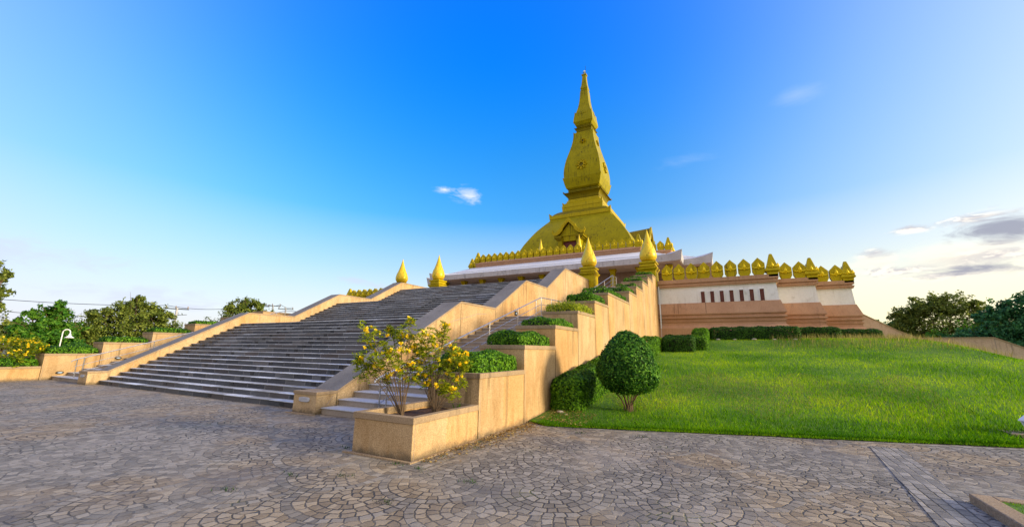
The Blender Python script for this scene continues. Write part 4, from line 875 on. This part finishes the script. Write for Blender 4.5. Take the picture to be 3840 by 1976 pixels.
cvv, cff = uvsurf(lambda u, v: (topr(v)*.93*math.cos(2*math.pi*u), topr(v)*.93*math.sin(2*math.pi*u), z0c+.03+v*Hc*.95), 24, 14)
leafy('crown', P, N, .043, M['topi'], (0, 0, 0), tp, cvv, cff, jitter=.022, flat=.5)
mb = MB()
for k in range(11):
    a = k*.57+.3; r0 = .06+.03*(k % 3); x, y = r0*math.cos(a), r0*math.sin(a)
    mb.tube([(x, y, -.05), (x*.8+.02*math.sin(k), y*.8, .12), (x*1.6, y*1.6+.02*math.cos(k*2), .28), (x*3.2, y*3.2, .5), (x*4, y*4, .8)], [.022, .018, .016, .014, .01], 7)
mb.build('stems', M['bark'], tp)

# ------------------------------------------------------------------ grass
def grass(name, xr, n, hfun, wid, m, label_kind='grass', lean=.5, yfun=None, dens_pow=1.0):
    xs = rng.uniform(*xr, n); ys = np.array([yfun(x, u) for x, u in zip(xs, rng.uniform(0, 1, n))]); zs = np.array([lawn_z(x, y) for x, y in zip(xs, ys)])-.01
    h = hfun(xs, ys)*rng.uniform(.55, 1.25, n); a = rng.uniform(0, 2*math.pi, n); b_ = rng.uniform(0, 2*math.pi, n); le = rng.uniform(.1, lean, n)*h; w = wid*rng.uniform(.6, 1.3, n)*(1+.04*np.hypot(xs-CAM.x, ys-CAM.y))
    ax, ay = np.cos(a)*w/2, np.sin(a)*w/2; lx, ly = np.cos(b_)*le, np.sin(b_)*le
    V = np.stack([np.stack([xs-ax, ys-ay, zs], 1), np.stack([xs+ax, ys+ay, zs], 1), np.stack([xs+ax*.6+lx*.35, ys+ay*.6+ly*.35, zs+h*.6], 1), np.stack([xs+lx, ys+ly, zs+h], 1), np.stack([xs-ax*.6+lx*.35, ys-ay*.6+ly*.35, zs+h*.6], 1)], 1).reshape(-1, 3)
    F = np.arange(5*n).reshape(n, 5); cl = .5+.25*np.sin(xs*1.3+ys*.7)+.25*np.sin(xs*.5-ys*1.9+1); rnd = np.clip(rng.normal(.45, .22, n)+.55*(cl-.5)-.42*np.exp(-(ys-3.4-.325*xs)/.7), 0, 1)
    o = npmesh(name, V, F, m, None, np.repeat(rnd, 5)); tag(o, 'short green lawn grass covering the bank', 'grass', kind='stuff'); return o
def ylawn(x, u): e = edge_y(x)+.03; return e+(24.0-e)*u**1.75
def patch(x, y): return .5+.5*np.sin(x*.8+1.2)*np.cos(y*.55+x*.3)
grass('lawn_grass', (.3, 22), 230000, lambda x, y: (.048+.045*patch(x, y))*(1+.012*(y-4)), .006, M['grass'], yfun=ylawn, lean=.8)
g4 = grass('dry_grass_patch', (1.0, 9), 15000, lambda x, y: .05+0*x, .006, M['seed'], yfun=lambda x, u: 6.0+.2*x+(4.5)*u+.8*math.sin(x*2.3), lean=.9); g4['label'] = 'dry brownish grass patch around and behind the topiary bush'
g2 = grass('tall_grass', (1.5, 22), 15000, lambda x, y: .13+.05*patch(x, y), .005, M['grass'], yfun=lambda x, u: edge_y(x)+.7+(11-3)*u**1.2, lean=.7); g2['label'] = 'taller tufts of grass on the lower bank'
g3 = grass('seeding_grass', (6, 15), 3600, lambda x, y: .30+.05*patch(x, y), .005, M['seed'], yfun=lambda x, u: 18.5+(6.0)*u, lean=.35); g3['label'] = 'dry seeding grass stalks along the crest of the bank'
# bed in the corner
def fringe():
    n = 16000; xs = rng.uniform(.05, 20, n); ys = np.array([edge_y(x) for x in xs])+rng.normal(.015, .03, n)+.03*np.sin(xs*3.1)*np.cos(xs*1.3); h = rng.uniform(.015, .06, n); a = rng.uniform(0, 6.28, n); w = .0045
    z = np.full(n, .022); P = np.stack([xs, ys, z], 1)
    V = np.stack([P+np.stack([-w*np.sin(a), w*np.cos(a), 0*a], 1), P+np.stack([w*np.sin(a), -w*np.cos(a), 0*a], 1), P+np.stack([h*.8*np.cos(a), h*.8*np.sin(a), h], 1)], 1).reshape(-1, 3)
    tag(npmesh('edge_grass', V, np.arange(3*n).reshape(n, 3), M['grass'], None, np.repeat(rng.uniform(0, .7, n), 3)), 'short grass creeping over the kerb of the lawn', 'grass', kind='stuff')
fringe()
def bedgrass():
    n = 5000; xs = rng.uniform(6.58, 9, n); ys = rng.uniform(-1.5, 1.76, n); h = rng.uniform(.015, .04, n); a = rng.uniform(0, 6.28, n)
    V = np.stack([np.stack([xs-.004, ys, xs*0+.08], 1), np.stack([xs+.004, ys, xs*0+.08], 1), np.stack([xs+.01*np.cos(a), ys+.01*np.sin(a), .085+h], 1)], 1).reshape(-1, 3)
    tag(npmesh('bed_grass', V, np.arange(3*n).reshape(n, 3), M['grass'], None, np.repeat(rng.uniform(0, .8, n), 3)), 'short grass inside the kerbed bed at the lower right corner', 'grass', kind='stuff')
bedgrass()
# weeds and fallen leaves along the planter foot
def litter():
    n = 1500; xs = np.abs(rng.normal(.12, .16, n))+.05; ys = rng.uniform(0, 1, n)**.7*4.0; P = np.stack([xs, ys, .012+rng.uniform(0, .012, n)], 1)
    m2 = 500; xc_ = rng.uniform(.1, 1.3, m2); yc_ = rng.uniform(4.0, 5.2, m2)-.25*xc_; P[-m2:] = np.stack([xc_, yc_, np.array([lawn_z(a, b) for a, b in zip(xc_, yc_)])+.035], 1)
    V, F = leaf_quads(P, np.tile([0, 0, 1.], (n, 1)), .028, flat=.25, elong=1.6)
    tag(npmesh('fallen_leaves', V, F, M['litter'], None, np.repeat(rng.uniform(0, 1, n), 4)), 'brown fallen leaves along the foot of the near planter', 'leaves', kind='stuff')
M['litter'] = foliage('litter_leaf', (.10, .05, .015), (.20, .11, .03), (.45, .33, .10), .1)
litter()
def weeds():
    cs = [(.1, .15), (.18, .5), (.3, -.2), (.08, 1.0), (.15, 1.6), (-.1, -.15), (-1.5, .15), (-1.45, .3), (.05, 2.2), (.3, 1.2), (-.3, -.9), (.8, -1.3), (1.2, -.3), (-1.0, -1.9), (.1, 2.8), (.2, 3.1), (2.5, 3.6), (1.4, 3.35), (-.9, -1.2), (2.3, -1.6)]
    Ps = []; hh = []
    for cx, cy in cs:
        k = 34; Ps.append(np.stack([rng.normal(cx, .07, k), rng.normal(cy, .035, k), np.zeros(k)], 1)); hh.append(rng.uniform(.012, .045, k))
    P = np.vstack(Ps); h = np.concatenate(hh); a = rng.uniform(0, 6.28, len(P)); w = .004
    V = np.stack([P+np.stack([-w*np.sin(a), w*np.cos(a), 0*a], 1), P+np.stack([w*np.sin(a), -w*np.cos(a), 0*a], 1), P+np.stack([h*.7*np.cos(a), h*.7*np.sin(a), h], 1)], 1).reshape(-1, 3)
    tag(npmesh('paving_weeds', V, np.arange(len(V)).reshape(-1, 3), M['hedgedark'], None, np.repeat(rng.uniform(0, .7, len(P)), 3)), 'small green weeds growing in the joints of the paving', 'weeds', kind='stuff')
weeds()
for i, (x, y, s, lab) in enumerate(((.42, 4.75, .09, 'pale stone at the foot of the nearest hedge'), (.62, 4.62, .05, 'small pale stone beside the hedge stone'), (3.6, 20.3, .12, 'pale stone under the long dark hedge, leftmost'), (4.4, 20.35, .1, 'pale stone under the long dark hedge, second from left'), (5.3, 20.3, .13, 'large pale stone under the middle of the long dark hedge'), (6.2, 20.35, .1, 'pale stone under the right half of the long dark hedge'), (7.1, 20.3, .11, 'pale stone under the right end of the long dark hedge'))):
    mb = MB(); rg = []
    for j in range(6):
        ph = math.pi*max(.03, min(.97, j/5)); rg.append([(s*math.sin(ph)*math.cos(2*math.pi*k/9)*random.uniform(.85, 1.15), s*.8*math.sin(ph)*math.sin(2*math.pi*k/9)*random.uniform(.85, 1.15), s*.5*(1-math.cos(ph))*.8) for k in range(9)])
    o = mb.rings(rg).build('stone', M['rock'], loc=(x, y, lawn_z(x, y)-.01)); tag(o, lab, 'stone', 'stones under the hedges')

# ------------------------------------------------------------------ flowering shrubs (trumpet bush)
def flower_unit(c, d, s):
    """one five lobed trumpet: V,F as tris"""
    d = d/np.linalg.norm(d); a = np.cross(d, [0, 0, 1.]) if abs(d[2]) < .9 else np.cross(d, [1., 0, 0]); a /= np.linalg.norm(a); b_ = np.cross(d, a); V = [c-d*s*.9]; F = []
    for k in range(10):
        t = 2*math.pi*k/10; r_ = s*(.62 if k % 2 == 0 else .42); V.append(c+(a*math.cos(t)+b_*math.sin(t))*r_+d*s*(.18 if k % 2 == 0 else .0))
    for k in range(10): F.append((0, 1+k, 1+(k+1) % 10))
    return V, F
def trumpet_shrub(base, clumps, label, nleaf, leafsize, nfl, flsize, stems=True, group='yellow trumpet shrubs', rad=.17, cluster_n=5):
    base = np.array(base, float); root = empty('flowering_shrub', tuple(base), label, 'shrub', group)
    mb = MB(); hub = [base+np.array([rng.normal(0, .02), rng.normal(0, .02), 0]) for _ in range(3)]
    LP, LN = [], []
    fcl = []
    for ci, c in enumerate(clumps):
        c = np.array(c, float); r = c[3] if len(c) > 3 else rad; dens = c[4] if len(c) > 4 else 1.0; c = c[:3]
        b0 = hub[ci % 3]; mid = b0+(c-b0)*.5+np.array([rng.normal(0, .03), rng.normal(0, .03), -.05*np.linalg.norm(c-b0)+.12*(c[2]-b0[2])]); L = np.linalg.norm(c-b0)
        pts = [tuple(b0-base-np.array([0, 0, .06])), tuple(b0-base+(mid-b0)*.5), tuple(mid-base), tuple(c-base)]
        t0 = .007*L**.5*1.2*leafsize/.05; mb.tube(pts, [t0*1.6, t0*1.2, t0, t0*.45], 6)
        for q in range(5):
            tip = c+rng.normal(0, r*.65, 3); st_ = mid+(c-mid)*rng.uniform(.2, .9); mb.tube([tuple(st_-base), tuple((st_+tip)/2-base+np.array([0, 0, .02])), tuple(tip-base)], [t0*.5, t0*.4, t0*.2], 4)
            m_ = int(nleaf*dens/5)
            # pinnate sprays: leaflets in rows along a curved rachis
            k = max(1, m_//9)
            for _ in range(k):
                o = tip+rng.normal(0, r*.42, 3); dr = rng.normal(0, 1, 3); dr[2] *= .5; dr /= np.linalg.norm(dr); pr = np.cross(dr, [0, 0, 1.]); pr /= np.linalg.norm(pr)+1e-6
                for e in range(9):
                    tt = (e//2)/4.; side = (-1 if e % 2 else 1) if e < 8 else 0
                    LP.append(o+dr*tt*leafsize*3.0+pr*side*leafsize*.75-np.array([0, 0, tt*tt*leafsize*1.2])); LN.append(pr*side*.2+np.array([0, 0, 1.])+rng.normal(0, .25, 3))
        for _ in range(max(1, int(round(nfl*(c[2]*0+1)/len(clumps))))):
            v = rng.normal(0, 1, 3); v[2] = abs(v[2]); v /= np.linalg.norm(v); fcl.append((c+v*r*rng.uniform(.7, 1.15), v))
    mb.build('stems', M['bark'], root)
    P = np.array(LP)-base; N = np.array(LN); V, F = leaf_quads(P, N, leafsize, flat=.3, elong=2.2); npmesh('leaves', V, F, M['tecoma'], root, np.repeat(rng.uniform(0, 1, len(P)), 4))
    for c, v in fcl[:95]:
        VV, FF = [], []
        for _ in range(cluster_n):
            cc_ = c-base+np.clip(rng.normal(0, flsize*.45, 3), -flsize*.6, flsize*.6); d = v+rng.normal(0, .6, 3); a_, b2 = flower_unit(cc_, d, flsize*rng.uniform(.7, 1.15)); n0 = len(VV); VV += a_; FF += [tuple(i+n0 for i in f) for f in b2]
        npmesh('flower_cluster', np.array(VV), np.array(FF), M['flower'], root, rng.uniform(0, 1, len(VV)))
    return root
def ray_pt(u, v, depth):          # used only to lay out branch tips of the two near shrubs at real distances
    d = fw+rt*((u-1920)/FPX)-up*((v-988)/FPX); return CAM+d*depth
K_ = 3840/2576
def clump(u, v, dep, r=.14, dn=1.0): p_ = ray_pt(u*K_, v*K_, dep); return (p_.x, p_.y, p_.z, r, dn)
trumpet_shrub((-.78, .62, .47), [clump(930, 835, 6.9, .12), clump(960, 850, 7.1, .14), clump(985, 832, 7.25, .09), clump(925, 880, 7.0, .13), clump(965, 890, 6.8, .14), clump(915, 920, 7.0, .10), clump(950, 925, 7.0, .12), clump(985, 905, 7.2, .14), clump(1030, 808, 7.1, .06, .6), clump(1030, 850, 7.1, .10, .8), clump(1010, 885, 6.9, .14), clump(1040, 885, 7.2, .13), clump(1000, 940, 6.8, .11, .6), clump(1030, 960, 7.0, .09, .4), clump(975, 955, 7.1, .06, .4), clump(1005, 850, 7.15, .10, .7), clump(905, 905, 7.0, .06, .7), clump(1035, 920, 7.0, .09, .6)],
              'leggy yellow flowering shrub at the left end of the near planter', 270, .030, 80, .040)
trumpet_shrub((-.5, 1.1, .48), [clump(1075, 845, 7.2, .12), clump(1105, 850, 7.4, .12), clump(1060, 870, 7.2, .12), clump(1095, 880, 7.3, .13), clump(1135, 880, 7.4, .13), clump(1115, 910, 7.1, .14), clump(1150, 900, 7.2, .12), clump(1165, 920, 7.0, .09), clump(1130, 945, 7.0, .12), clump(1090, 935, 7.2, .10, .7), clump(1155, 955, 7.0, .09), clump(1110, 975, 6.9, .10, .7), clump(1140, 985, 6.8, .07, .6), clump(1075, 965, 7.1, .07, .5), clump(1065, 915, 7.3, .09, .6), clump(1048, 930, 7.1, .10, .7), clump(1050, 880, 7.25, .10, .8), clump(1062, 945, 7.1, .08, .5), clump(1120, 820, 7.4, .06, .5), clump(1172, 895, 7.1, .07, .6)],
              'yellow flowering shrub with dense right side in the near planter, right of its twin', 270, .030, 76, .038)
# small iris-like weed in the planter
mb = MB()
for k in range(16):
    a = rng.uniform(0, 6.28); l = rng.uniform(.12, .26); q = rng.uniform(.01, .05); x, y = q*math.cos(a), q*math.sin(a)
    mb.add([(x-.004, y, 0), (x+.004, y, 0), (x+.003+.3*l*math.cos(a)*.4, y+.3*l*math.sin(a)*.4, l*.6), (x+.35*l*math.cos(a), y+.35*l*math.sin(a), l), (x-.003+.3*l*math.cos(a)*.4, y+.3*l*math.sin(a)*.4, l*.6)], [(0, 1, 2, 3, 4)])
tag(mb.build('grassy_plant', M['grass'], loc=(-.3, 1.5, .47), recalc=False), 'small upright grassy plant in the back corner of the near planter', 'plant')
# the far planter's shrub
trumpet_shrub((-24.0, .75, .47), [(-24.3, -.6, 1.25, .35), (-24.1, .1, 1.4, .38), (-24.2, .8, 1.5, .38), (-23.9, 1.4, 1.45, .32), (-24.0, 1.9, 1.3, .25), (-24.2, .4, 1.0, .33), (-24.0, -1.2, 1.2, .33), (-23.8, 1.1, 1.1, .3), (-24.0, -.3, .95, .3), (-24.2, -1.8, 1.3, .3)],
              'broad yellow flowering shrub in the lowest planter at the far left edge', 480, .055, 90, .06, rad=.3, cluster_n=5)

# ------------------------------------------------------------------ trees
def tree(name, az_, dist, ztop, crown, leafsize, nleaf, mleaf, label, cat='tree', group=None, trunk=True, sparse=1.0, base_z=None, seed=0, trunk_r=.13):
    """crown: list of (right offset, up, depth offset, radius) in metres relative to the base, right = perpendicular to the sight line"""
    rg = np.random.default_rng(seed+11); a = R_(az_); d = Vector((-math.sin(a), math.cos(a), 0)); rv = Vector((math.cos(a), math.sin(a), 0)); b_ = Vector((CAM.x, CAM.y, 0))+d*dist
    b_.z = lawn_z(b_.x, b_.y)-.1 if base_z is None else base_z
    root = empty(name, b_, label, cat, group); mb = MB(); P, N = [], []
    for ci, (r_, u, dp, rad) in enumerate(crown):
        c = np.array(rv*r_+d*dp)+np.array([0, 0, u]); c[2] = u
        if trunk:
            mid = c*np.array([.35, .35, .55]); mb.tube([(0, 0, 0) if ci < 3 else tuple(c*np.array([.1, .1, .3])), tuple(mid), tuple(c)], [trunk_r if ci == 0 else trunk_r*.6, trunk_r*.45, trunk_r*.12], 7)
            for _ in range(3):
                tip = c+rg.normal(0, rad*.6, 3); mb.tube([tuple(mid+(c-mid)*rg.uniform(.3, .9)), tuple((c+tip)/2), tuple(tip)], [trunk_r*.2, trunk_r*.12, trunk_r*.05], 5)
        nb = max(6, int(26*sparse*(rad/1.0)**1.3))        # tufts
        for _ in range(nb):
            v = rg.normal(0, 1, 3); v /= np.linalg.norm(v); tc_ = c+v*rad*rg.uniform(.35, 1.08)*np.array([1, 1, .85]); tr_ = rad*rg.uniform(.18, .42)
            k = int(nleaf/len(crown)/nb); q = rg.normal(0, 1, (k, 3)); q /= np.linalg.norm(q, axis=1, keepdims=True); q *= rg.uniform(.2, 1, (k, 1))**.5
            P.append(tc_+q*tr_*np.array([1.25, 1.25, .8])); N.append(q*.6+v*.5+np.array([0, 0, .5]))
        for _ in range(max(4, int(9*rad))):      # sprigs breaking the outline
            v = rg.normal(0, 1, 3); v[2] = abs(v[2])*1.1; v /= np.linalg.norm(v); L_ = rad*rg.uniform(1.08, 1.42); k = 26; tt = rg.uniform(.7, 1, (k, 1))
            P.append(c+v*L_*tt+rg.normal(0, .045*rad+.05, (k, 3))); N.append(np.tile(v, (k, 1))+rg.normal(0, .6, (k, 3)))
            if trunk: mb.tube([tuple(c+v*rad*.6), tuple(c+v*L_)], [trunk_r*.12, trunk_r*.05], 4)
    if trunk: mb.build('trunk', M['bark'], root)
    P = np.vstack(P); N = np.vstack(N); V, F = leaf_quads(P, N, leafsize, flat=.5, elong=1.5); npmesh('crown', V, F, mleaf, root, np.repeat(rg.uniform(0, 1, len(P)), 4)); return root
GT = 'trees beyond the left side of the stairs'
tree('tree', 80.6, 34, 0, [(-.5, 2.2, 0, .9), (.1, 3.3, 0, .6), (-.3, 4.3, 0, .8), (.35, 5.0, .3, .35), (-.2, 5.3, 0, .5), (-1.4, 3.5, 0, 1.2), (.5, 4.2, 0, .25), (-1.3, 5.3, 0, .9)], .12, 5200, M['treeleaf'], 'sparse open tree with long bare twigs at the left edge', group=GT, sparse=.8, seed=1)
tree('tree', 76.7, 42, 0, [(0, 2.4, 0, 1.3), (.1, 3.5, 0, .8), (-.9, 2.5, 0, .9), (.9, 2.2, 0, .9), (.5, 4.0, 0, .45), (-.8, 3.5, 0, .35), (.2, 1.3, 0, 1.3)], .14, 12000, M['treegreen'], 'bright green tree behind the yellow shrub and the lamp post', group=GT, seed=2)
tree('tree', 71.0, 46, 0, [(0, 3.2, 0, 1.5), (1.5, 2.8, 0, 1.4), (-1.6, 2.6, 0, 1.5), (.9, 4.1, 0, .8), (-.4, 4.2, 0, .8), (.2, 4.9, 0, .45), (2.6, 2.2, 0, 1.2), (-2.9, 1.8, 0, 1.2), (-1.9, 3.5, 0, .7), (0, 1.6, 0, 1.7), (3.1, 1.6, 0, 1.1), (1.9, 3.7, 0, .7), (-3.6, 2.2, 0, .6)], .135, 24000, M['treeleaf'], 'broad olive green tree with a ragged top left of the power pole', group=GT, seed=3)
tree('tree', 61.8, 58, 0, [(0, 4.6, 0, 1.7), (-1.6, 3.6, 0, 1.5), (1.6, 4.2, 0, 1.5), (.3, 6.2, 0, 1.0), (1.5, 6.0, 0, .9), (-.9, 5.8, 0, .7), (-3.0, 2.8, 0, 1.2), (3.0, 3.6, 0, 1.3), (0, 2, 0, 1.8), (2.6, 5.2, 0, .8)], .16, 15000, M['treeleaf'], 'dark rounded tree rising behind the far balustrade wall', group=GT, seed=4)
tree('bush', 66.2, 44, 0, [(0, 1.0, 0, .9), (-1, .9, 0, .8), (.9, .9, 0, .8)], .16, 2500, M['treegreen'], 'low bush at the foot of the power pole', 'bush', seed=5, trunk=False)
for i, (a_, d_, k) in enumerate(((84, 55, 0), (87, 48, 1), (79, 60, 2), (74.2, 62, 0), (68, 64, 1), (64.8, 66, 2))):
    labs = ['dark tree in the far tree line behind the sparse tree', 'dark tree outside the left edge behind the stepped planters', 'low dark tree in the far tree line left of the lamp post', 'low dark tree in the far tree line behind the lamp post', 'low far tree right of the broad olive tree', 'low far tree just left of the far balustrade wall']
    tree('tree', a_, d_, 0, [(0, 2.2, 0, 1.6), (-1.6, 1.7, 0, 1.4), (1.6, 1.8, 0, 1.4), (.5, 2.9, 0, .8), (-2.6, 1.3, 0, 1.1), (2.7, 1.3, 0, 1.1)], .2, 6500, M['treeleaf'], labs[i], group='trees in the far tree line', seed=20+i)
GR = 'trees beyond the right side of the lawn'
tree('tree', -18.6, 62, 0, [(-4.93, 2.69, 0.0, 1.34), (0.0, 4.37, 0.0, 2.35), (-2.13, 3.36, 0.0, 1.9), (2.13, 3.14, 0.0, 2.02), (0.9, 6.05, 0.0, 1.46), (-1.01, 6.05, 0.0, 1.34), (-2.91, 5.15, 0.0, 1.01), (2.46, 5.82, 0.0, 0.78), (-2.35, 5.04, 0.0, 1.01), (0.0, 6.5, 0.0, 0.56), (3.7, 3.81, 0.0, 1.68), (-3.7, 2.46, 0.0, 1.46), (3.47, 1.79, 0.0, 1.68), (3.25, 4.59, 0.0, 0.78), (-0.56, 1.79, 0.0, 2.24), (2.6, 2.2, 0, 1.7), (4.2, 2.0, 0, 1.5), (-3.2, 1.4, 0, 1.5), (1.2, 1.2, 0, 1.8), (3.4, 4.4, 0, 1.0), (-3.6, 3.6, 0, 0.8)], .17, 42000, M['treeleaf'], 'large spreading tree with ragged top beyond the lawn on the right', group=GR, seed=6, base_z=.4)
tree('tree', -14.9, 64, 0, [(0, 3.3, 0, 1.5), (-1.4, 2.6, 0, 1.3), (1.3, 2.6, 0, 1.4), (.3, 4.3, 0, .6), (-.2, 1.4, 0, 1.5), (2.4, 3.2, 0, 1.0)], .17, 9000, M['bluegreen'], 'small dark tree beside the terrace corner on the right', group=GR, seed=7, base_z=.4)
tree('tree', -20.6, 58, 0, [(0.0, 2.16, 0.0, 1.8), (2.16, 2.16, 0.0, 1.8), (-1.92, 1.92, 0.0, 1.68), (0.72, 3.24, 0.0, 1.08), (3.12, 3.12, 0.0, 0.96)], .16, 12000, M['treegreen'], 'low green tree between the two large trees on the right', group=GR, seed=8, base_z=.4)
tree('tree', -23.2, 56, 0, [(0.0, 3.45, 0.0, 1.95), (-1.95, 2.76, 0.0, 1.72), (2.07, 3.68, 0.0, 1.95), (-0.69, 5.06, 0.0, 1.03), (1.03, 5.75, 0.0, 1.03), (-1.84, 4.6, 0.0, 0.57), (2.64, 5.63, 0.0, 1.03), (3.79, 3.45, 0.0, 1.84), (0.0, 1.61, 0.0, 2.07), (-3.33, 1.84, 0.0, 1.49), (-2.5, 1.2, 0, 1.6), (2.2, 1.4, 0, 1.8), (-1.0, 1.0, 0, 1.6)], .17, 24000, M['bluegreen'], 'dark blue green tree at the right edge behind the flank wall', group=GR, seed=9, base_z=.3)
tree('tree', -21.6, 60, 0, [(0, 1.8, 0, 1.6), (1.8, 1.7, 0, 1.5), (-1.8, 1.7, 0, 1.5), (.4, 2.7, 0, 1.0), (-1, 2.5, 0, .9)], .17, 11000, M['treeleaf'], 'low olive tree filling the gap between the right hand trees', group=GR, seed=12, base_z=.4)
tree('tree', -28, 54, 0, [(0, 3.0, 0, 2.0), (-1.9, 2.2, 0, 1.6), (1.8, 3.2, 0, 1.7), (.2, 4.6, 0, 1.1)], .27, 4000, M['treeleaf'], 'tree outside the right edge beyond the lawn', group=GR, seed=10, base_z=.3)
# rounded shrub by the lamp post
def at(az_, dist): a = R_(az_); return CAM.x-math.sin(a)*dist, CAM.y+math.cos(a)*dist
x, y = at(74.5, 35.5); P = rng.normal(0, 1, (3500, 3)); P[:, 2] = abs(P[:, 2]); P /= np.linalg.norm(P, axis=1, keepdims=True); zb = lawn_z(x, y)
cvv, cff = uvsurf(lambda u, v: (1.05*math.cos(2*math.pi*u)*math.cos(v*1.5), 1.05*math.sin(2*math.pi*u)*math.cos(v*1.5), 1.5*math.sin(v*1.5)), 20, 8)
tag(leafy('round_bush', P*np.array([1.15, 1.15, 1.62]), P, .075, M['treegreen'], (x, y, zb), None, cvv, cff), 'rounded clipped bush to the right of the white lamp post', 'bush')
# ------------------------------------------------------------------ lamp post, power poles, lantern
x, y = at(75.6, 33); rv = Vector((math.cos(R_(75.6)), math.sin(R_(75.6)), 0)); zb = lawn_z(x, y)
lp = empty('lamp_post', (x, y, zb), 'white gooseneck garden lamp post standing among the hedges on the left', 'lamp post'); hgt = 2.2-zb
arc = [(rv.x*(.14-.14*math.cos(t)), rv.y*(.14-.14*math.cos(t)), hgt+.16*math.sin(t)) for t in np.linspace(0, math.pi, 10)]
MB().tube([(0, 0, 0), (0, 0, hgt)]+arc[1:]+[(rv.x*.28, rv.y*.28, hgt-.06)], .026, 8).build('pole', M['whitepaint'], lp)
MB().lathe([(.035, hgt-.06), (.05, hgt-.08), (.055, hgt-.15), (.09, hgt-.20), (.19, hgt-.27), (.195, hgt-.29), (.06, hgt-.28)], rv.x*.28, rv.y*.28, 20).build('lamp_shade', M['whitepaint'], lp, smooth=True)
MB().lathe([(.02, hgt-.33), (.05, hgt-.30), (.05, hgt-.27)], rv.x*.28, rv.y*.28, 12).build('bulb', M['lens'], lp)
MB().lathe([(.1, 0), (.1, .06), (.05, .1)]).build('base', M['whitepaint'], lp)
def power_pole(az_, dist, ztop, label, lean=0, arm_az=None, arms=1):
    x, y = at(az_, dist); r = empty('power_pole', (x, y, 0), label, 'power pole', 'power poles beyond the stairs'); a = R_(az_ if arm_az is None else arm_az); v = Vector((math.cos(a), math.sin(a), 0))
    MB().sq([(.16, 0), (.10, ztop)]).build('pole', M['roofgrey'], r)
    q = [-1.25, -.9, .9, 1.25]
    MB().tube([v*-1.35+Vector((0, 0, ztop-.15)), v*1.35+Vector((0, 0, ztop-.15))], .075, 6).build('crossarm', M['black'], r)
    for s in (-1.2, -.15, 1.2): MB().lathe([(.05, ztop-.1), (.09, ztop), (.05, ztop+.08), (.1, ztop+.14), (.04, ztop+.28)], v.x*s, v.y*s, 8).build('insulator', M['soffit'], r)
    r.rotation_euler.y = 0; return Vector((x, y, 0)), v, ztop
poles = [power_pole(67.6, 75, 6.8, 'concrete power pole with crossarm in the gap left of the far balustrade wall'),
         power_pole(59.8, 92, 9.3, 'distant power pole top above the far balustrade wall, left of its neighbours'), power_pole(58.6, 92, 9.5, 'distant power pole top above the far balustrade wall, between its neighbours'), power_pole(57.2, 92, 9.0, 'distant power pole top above the far balustrade wall, rightmost')]
px_, py_ = at(84, 80); leftpt = (Vector((px_, py_, 0)), Vector((math.cos(R_(84)), math.sin(R_(84)), 0)), 6.9)
x2_, y2_ = at(76, 78)
def wire(a, b_, offs, sag, label, z_off=.25):
    n = 18; pa = a[0]+a[1]*offs+Vector((0, 0, a[2]+z_off)); pb_ = b_[0]+b_[1]*offs+Vector((0, 0, b_[2]+z_off))
    MBt = MB().tube([pa.lerp(pb_, i/n)+Vector((0, 0, -4*sag*(i/n)*(1-i/n))) for i in range(n+1)], .035, 5); tag(MBt.build('power_line', M['black']), label, 'cable', 'power lines')
wire(leftpt, poles[0], -1.2, .5, 'upper power line running left behind the broad olive tree'); wire(leftpt, poles[0], 1.2, .9, 'lower power line running left behind the broad olive tree', -.9)
wire(poles[0], poles[1], -1.2, .8, 'power line between the near power pole and the distant poles'); wire(poles[1], poles[2], 1.2, .3, 'short power line between the left pair of distant poles'); wire(poles[2], poles[3], 1.2, .35, 'short power line between the right pair of distant poles')
# lantern at the right border, on its little slab
x, y = 9.22, 7.15; zb = lawn_z(x, y)
tag(MB().box(-.45, .45, -.25, .25, -.1, .05).build('concrete_slab', M['cope'], loc=(x, y, zb), bevel=.015), 'small concrete slab set in the lawn under the garden lantern', 'slab')
ln = empty('garden_lantern', (x, y, zb+.05), 'small blue and white hexagonal garden lantern at the right edge of the lawn', 'lantern'); ln.scale = (.72, .72, .72)
def hexr(r_, z): return [(r_*math.cos(k*math.pi/3), r_*math.sin(k*math.pi/3), z) for k in range(6)]
MB().rings([hexr(.14, 0), hexr(.16, .02), hexr(.26, .30), hexr(.24, .30), hexr(.15, .03)], True, True).build('body', M['lens'], ln)
MB().rings([hexr(.31, .30), hexr(.30, .33), hexr(.10, .52), hexr(.03, .55)]).build('roof', M['whitepaint'], ln)
mb = MB()
for k in range(6): mb.tube([Vector(hexr(.15, .01)[k]), Vector(hexr(.262, .305)[k])], .014, 5)
mb.build('frame', M['whitepaint'], ln); MB().tube([(0, 0, .3), (0, 0, .62)], .02, 6).build('knob', M['black'], ln)
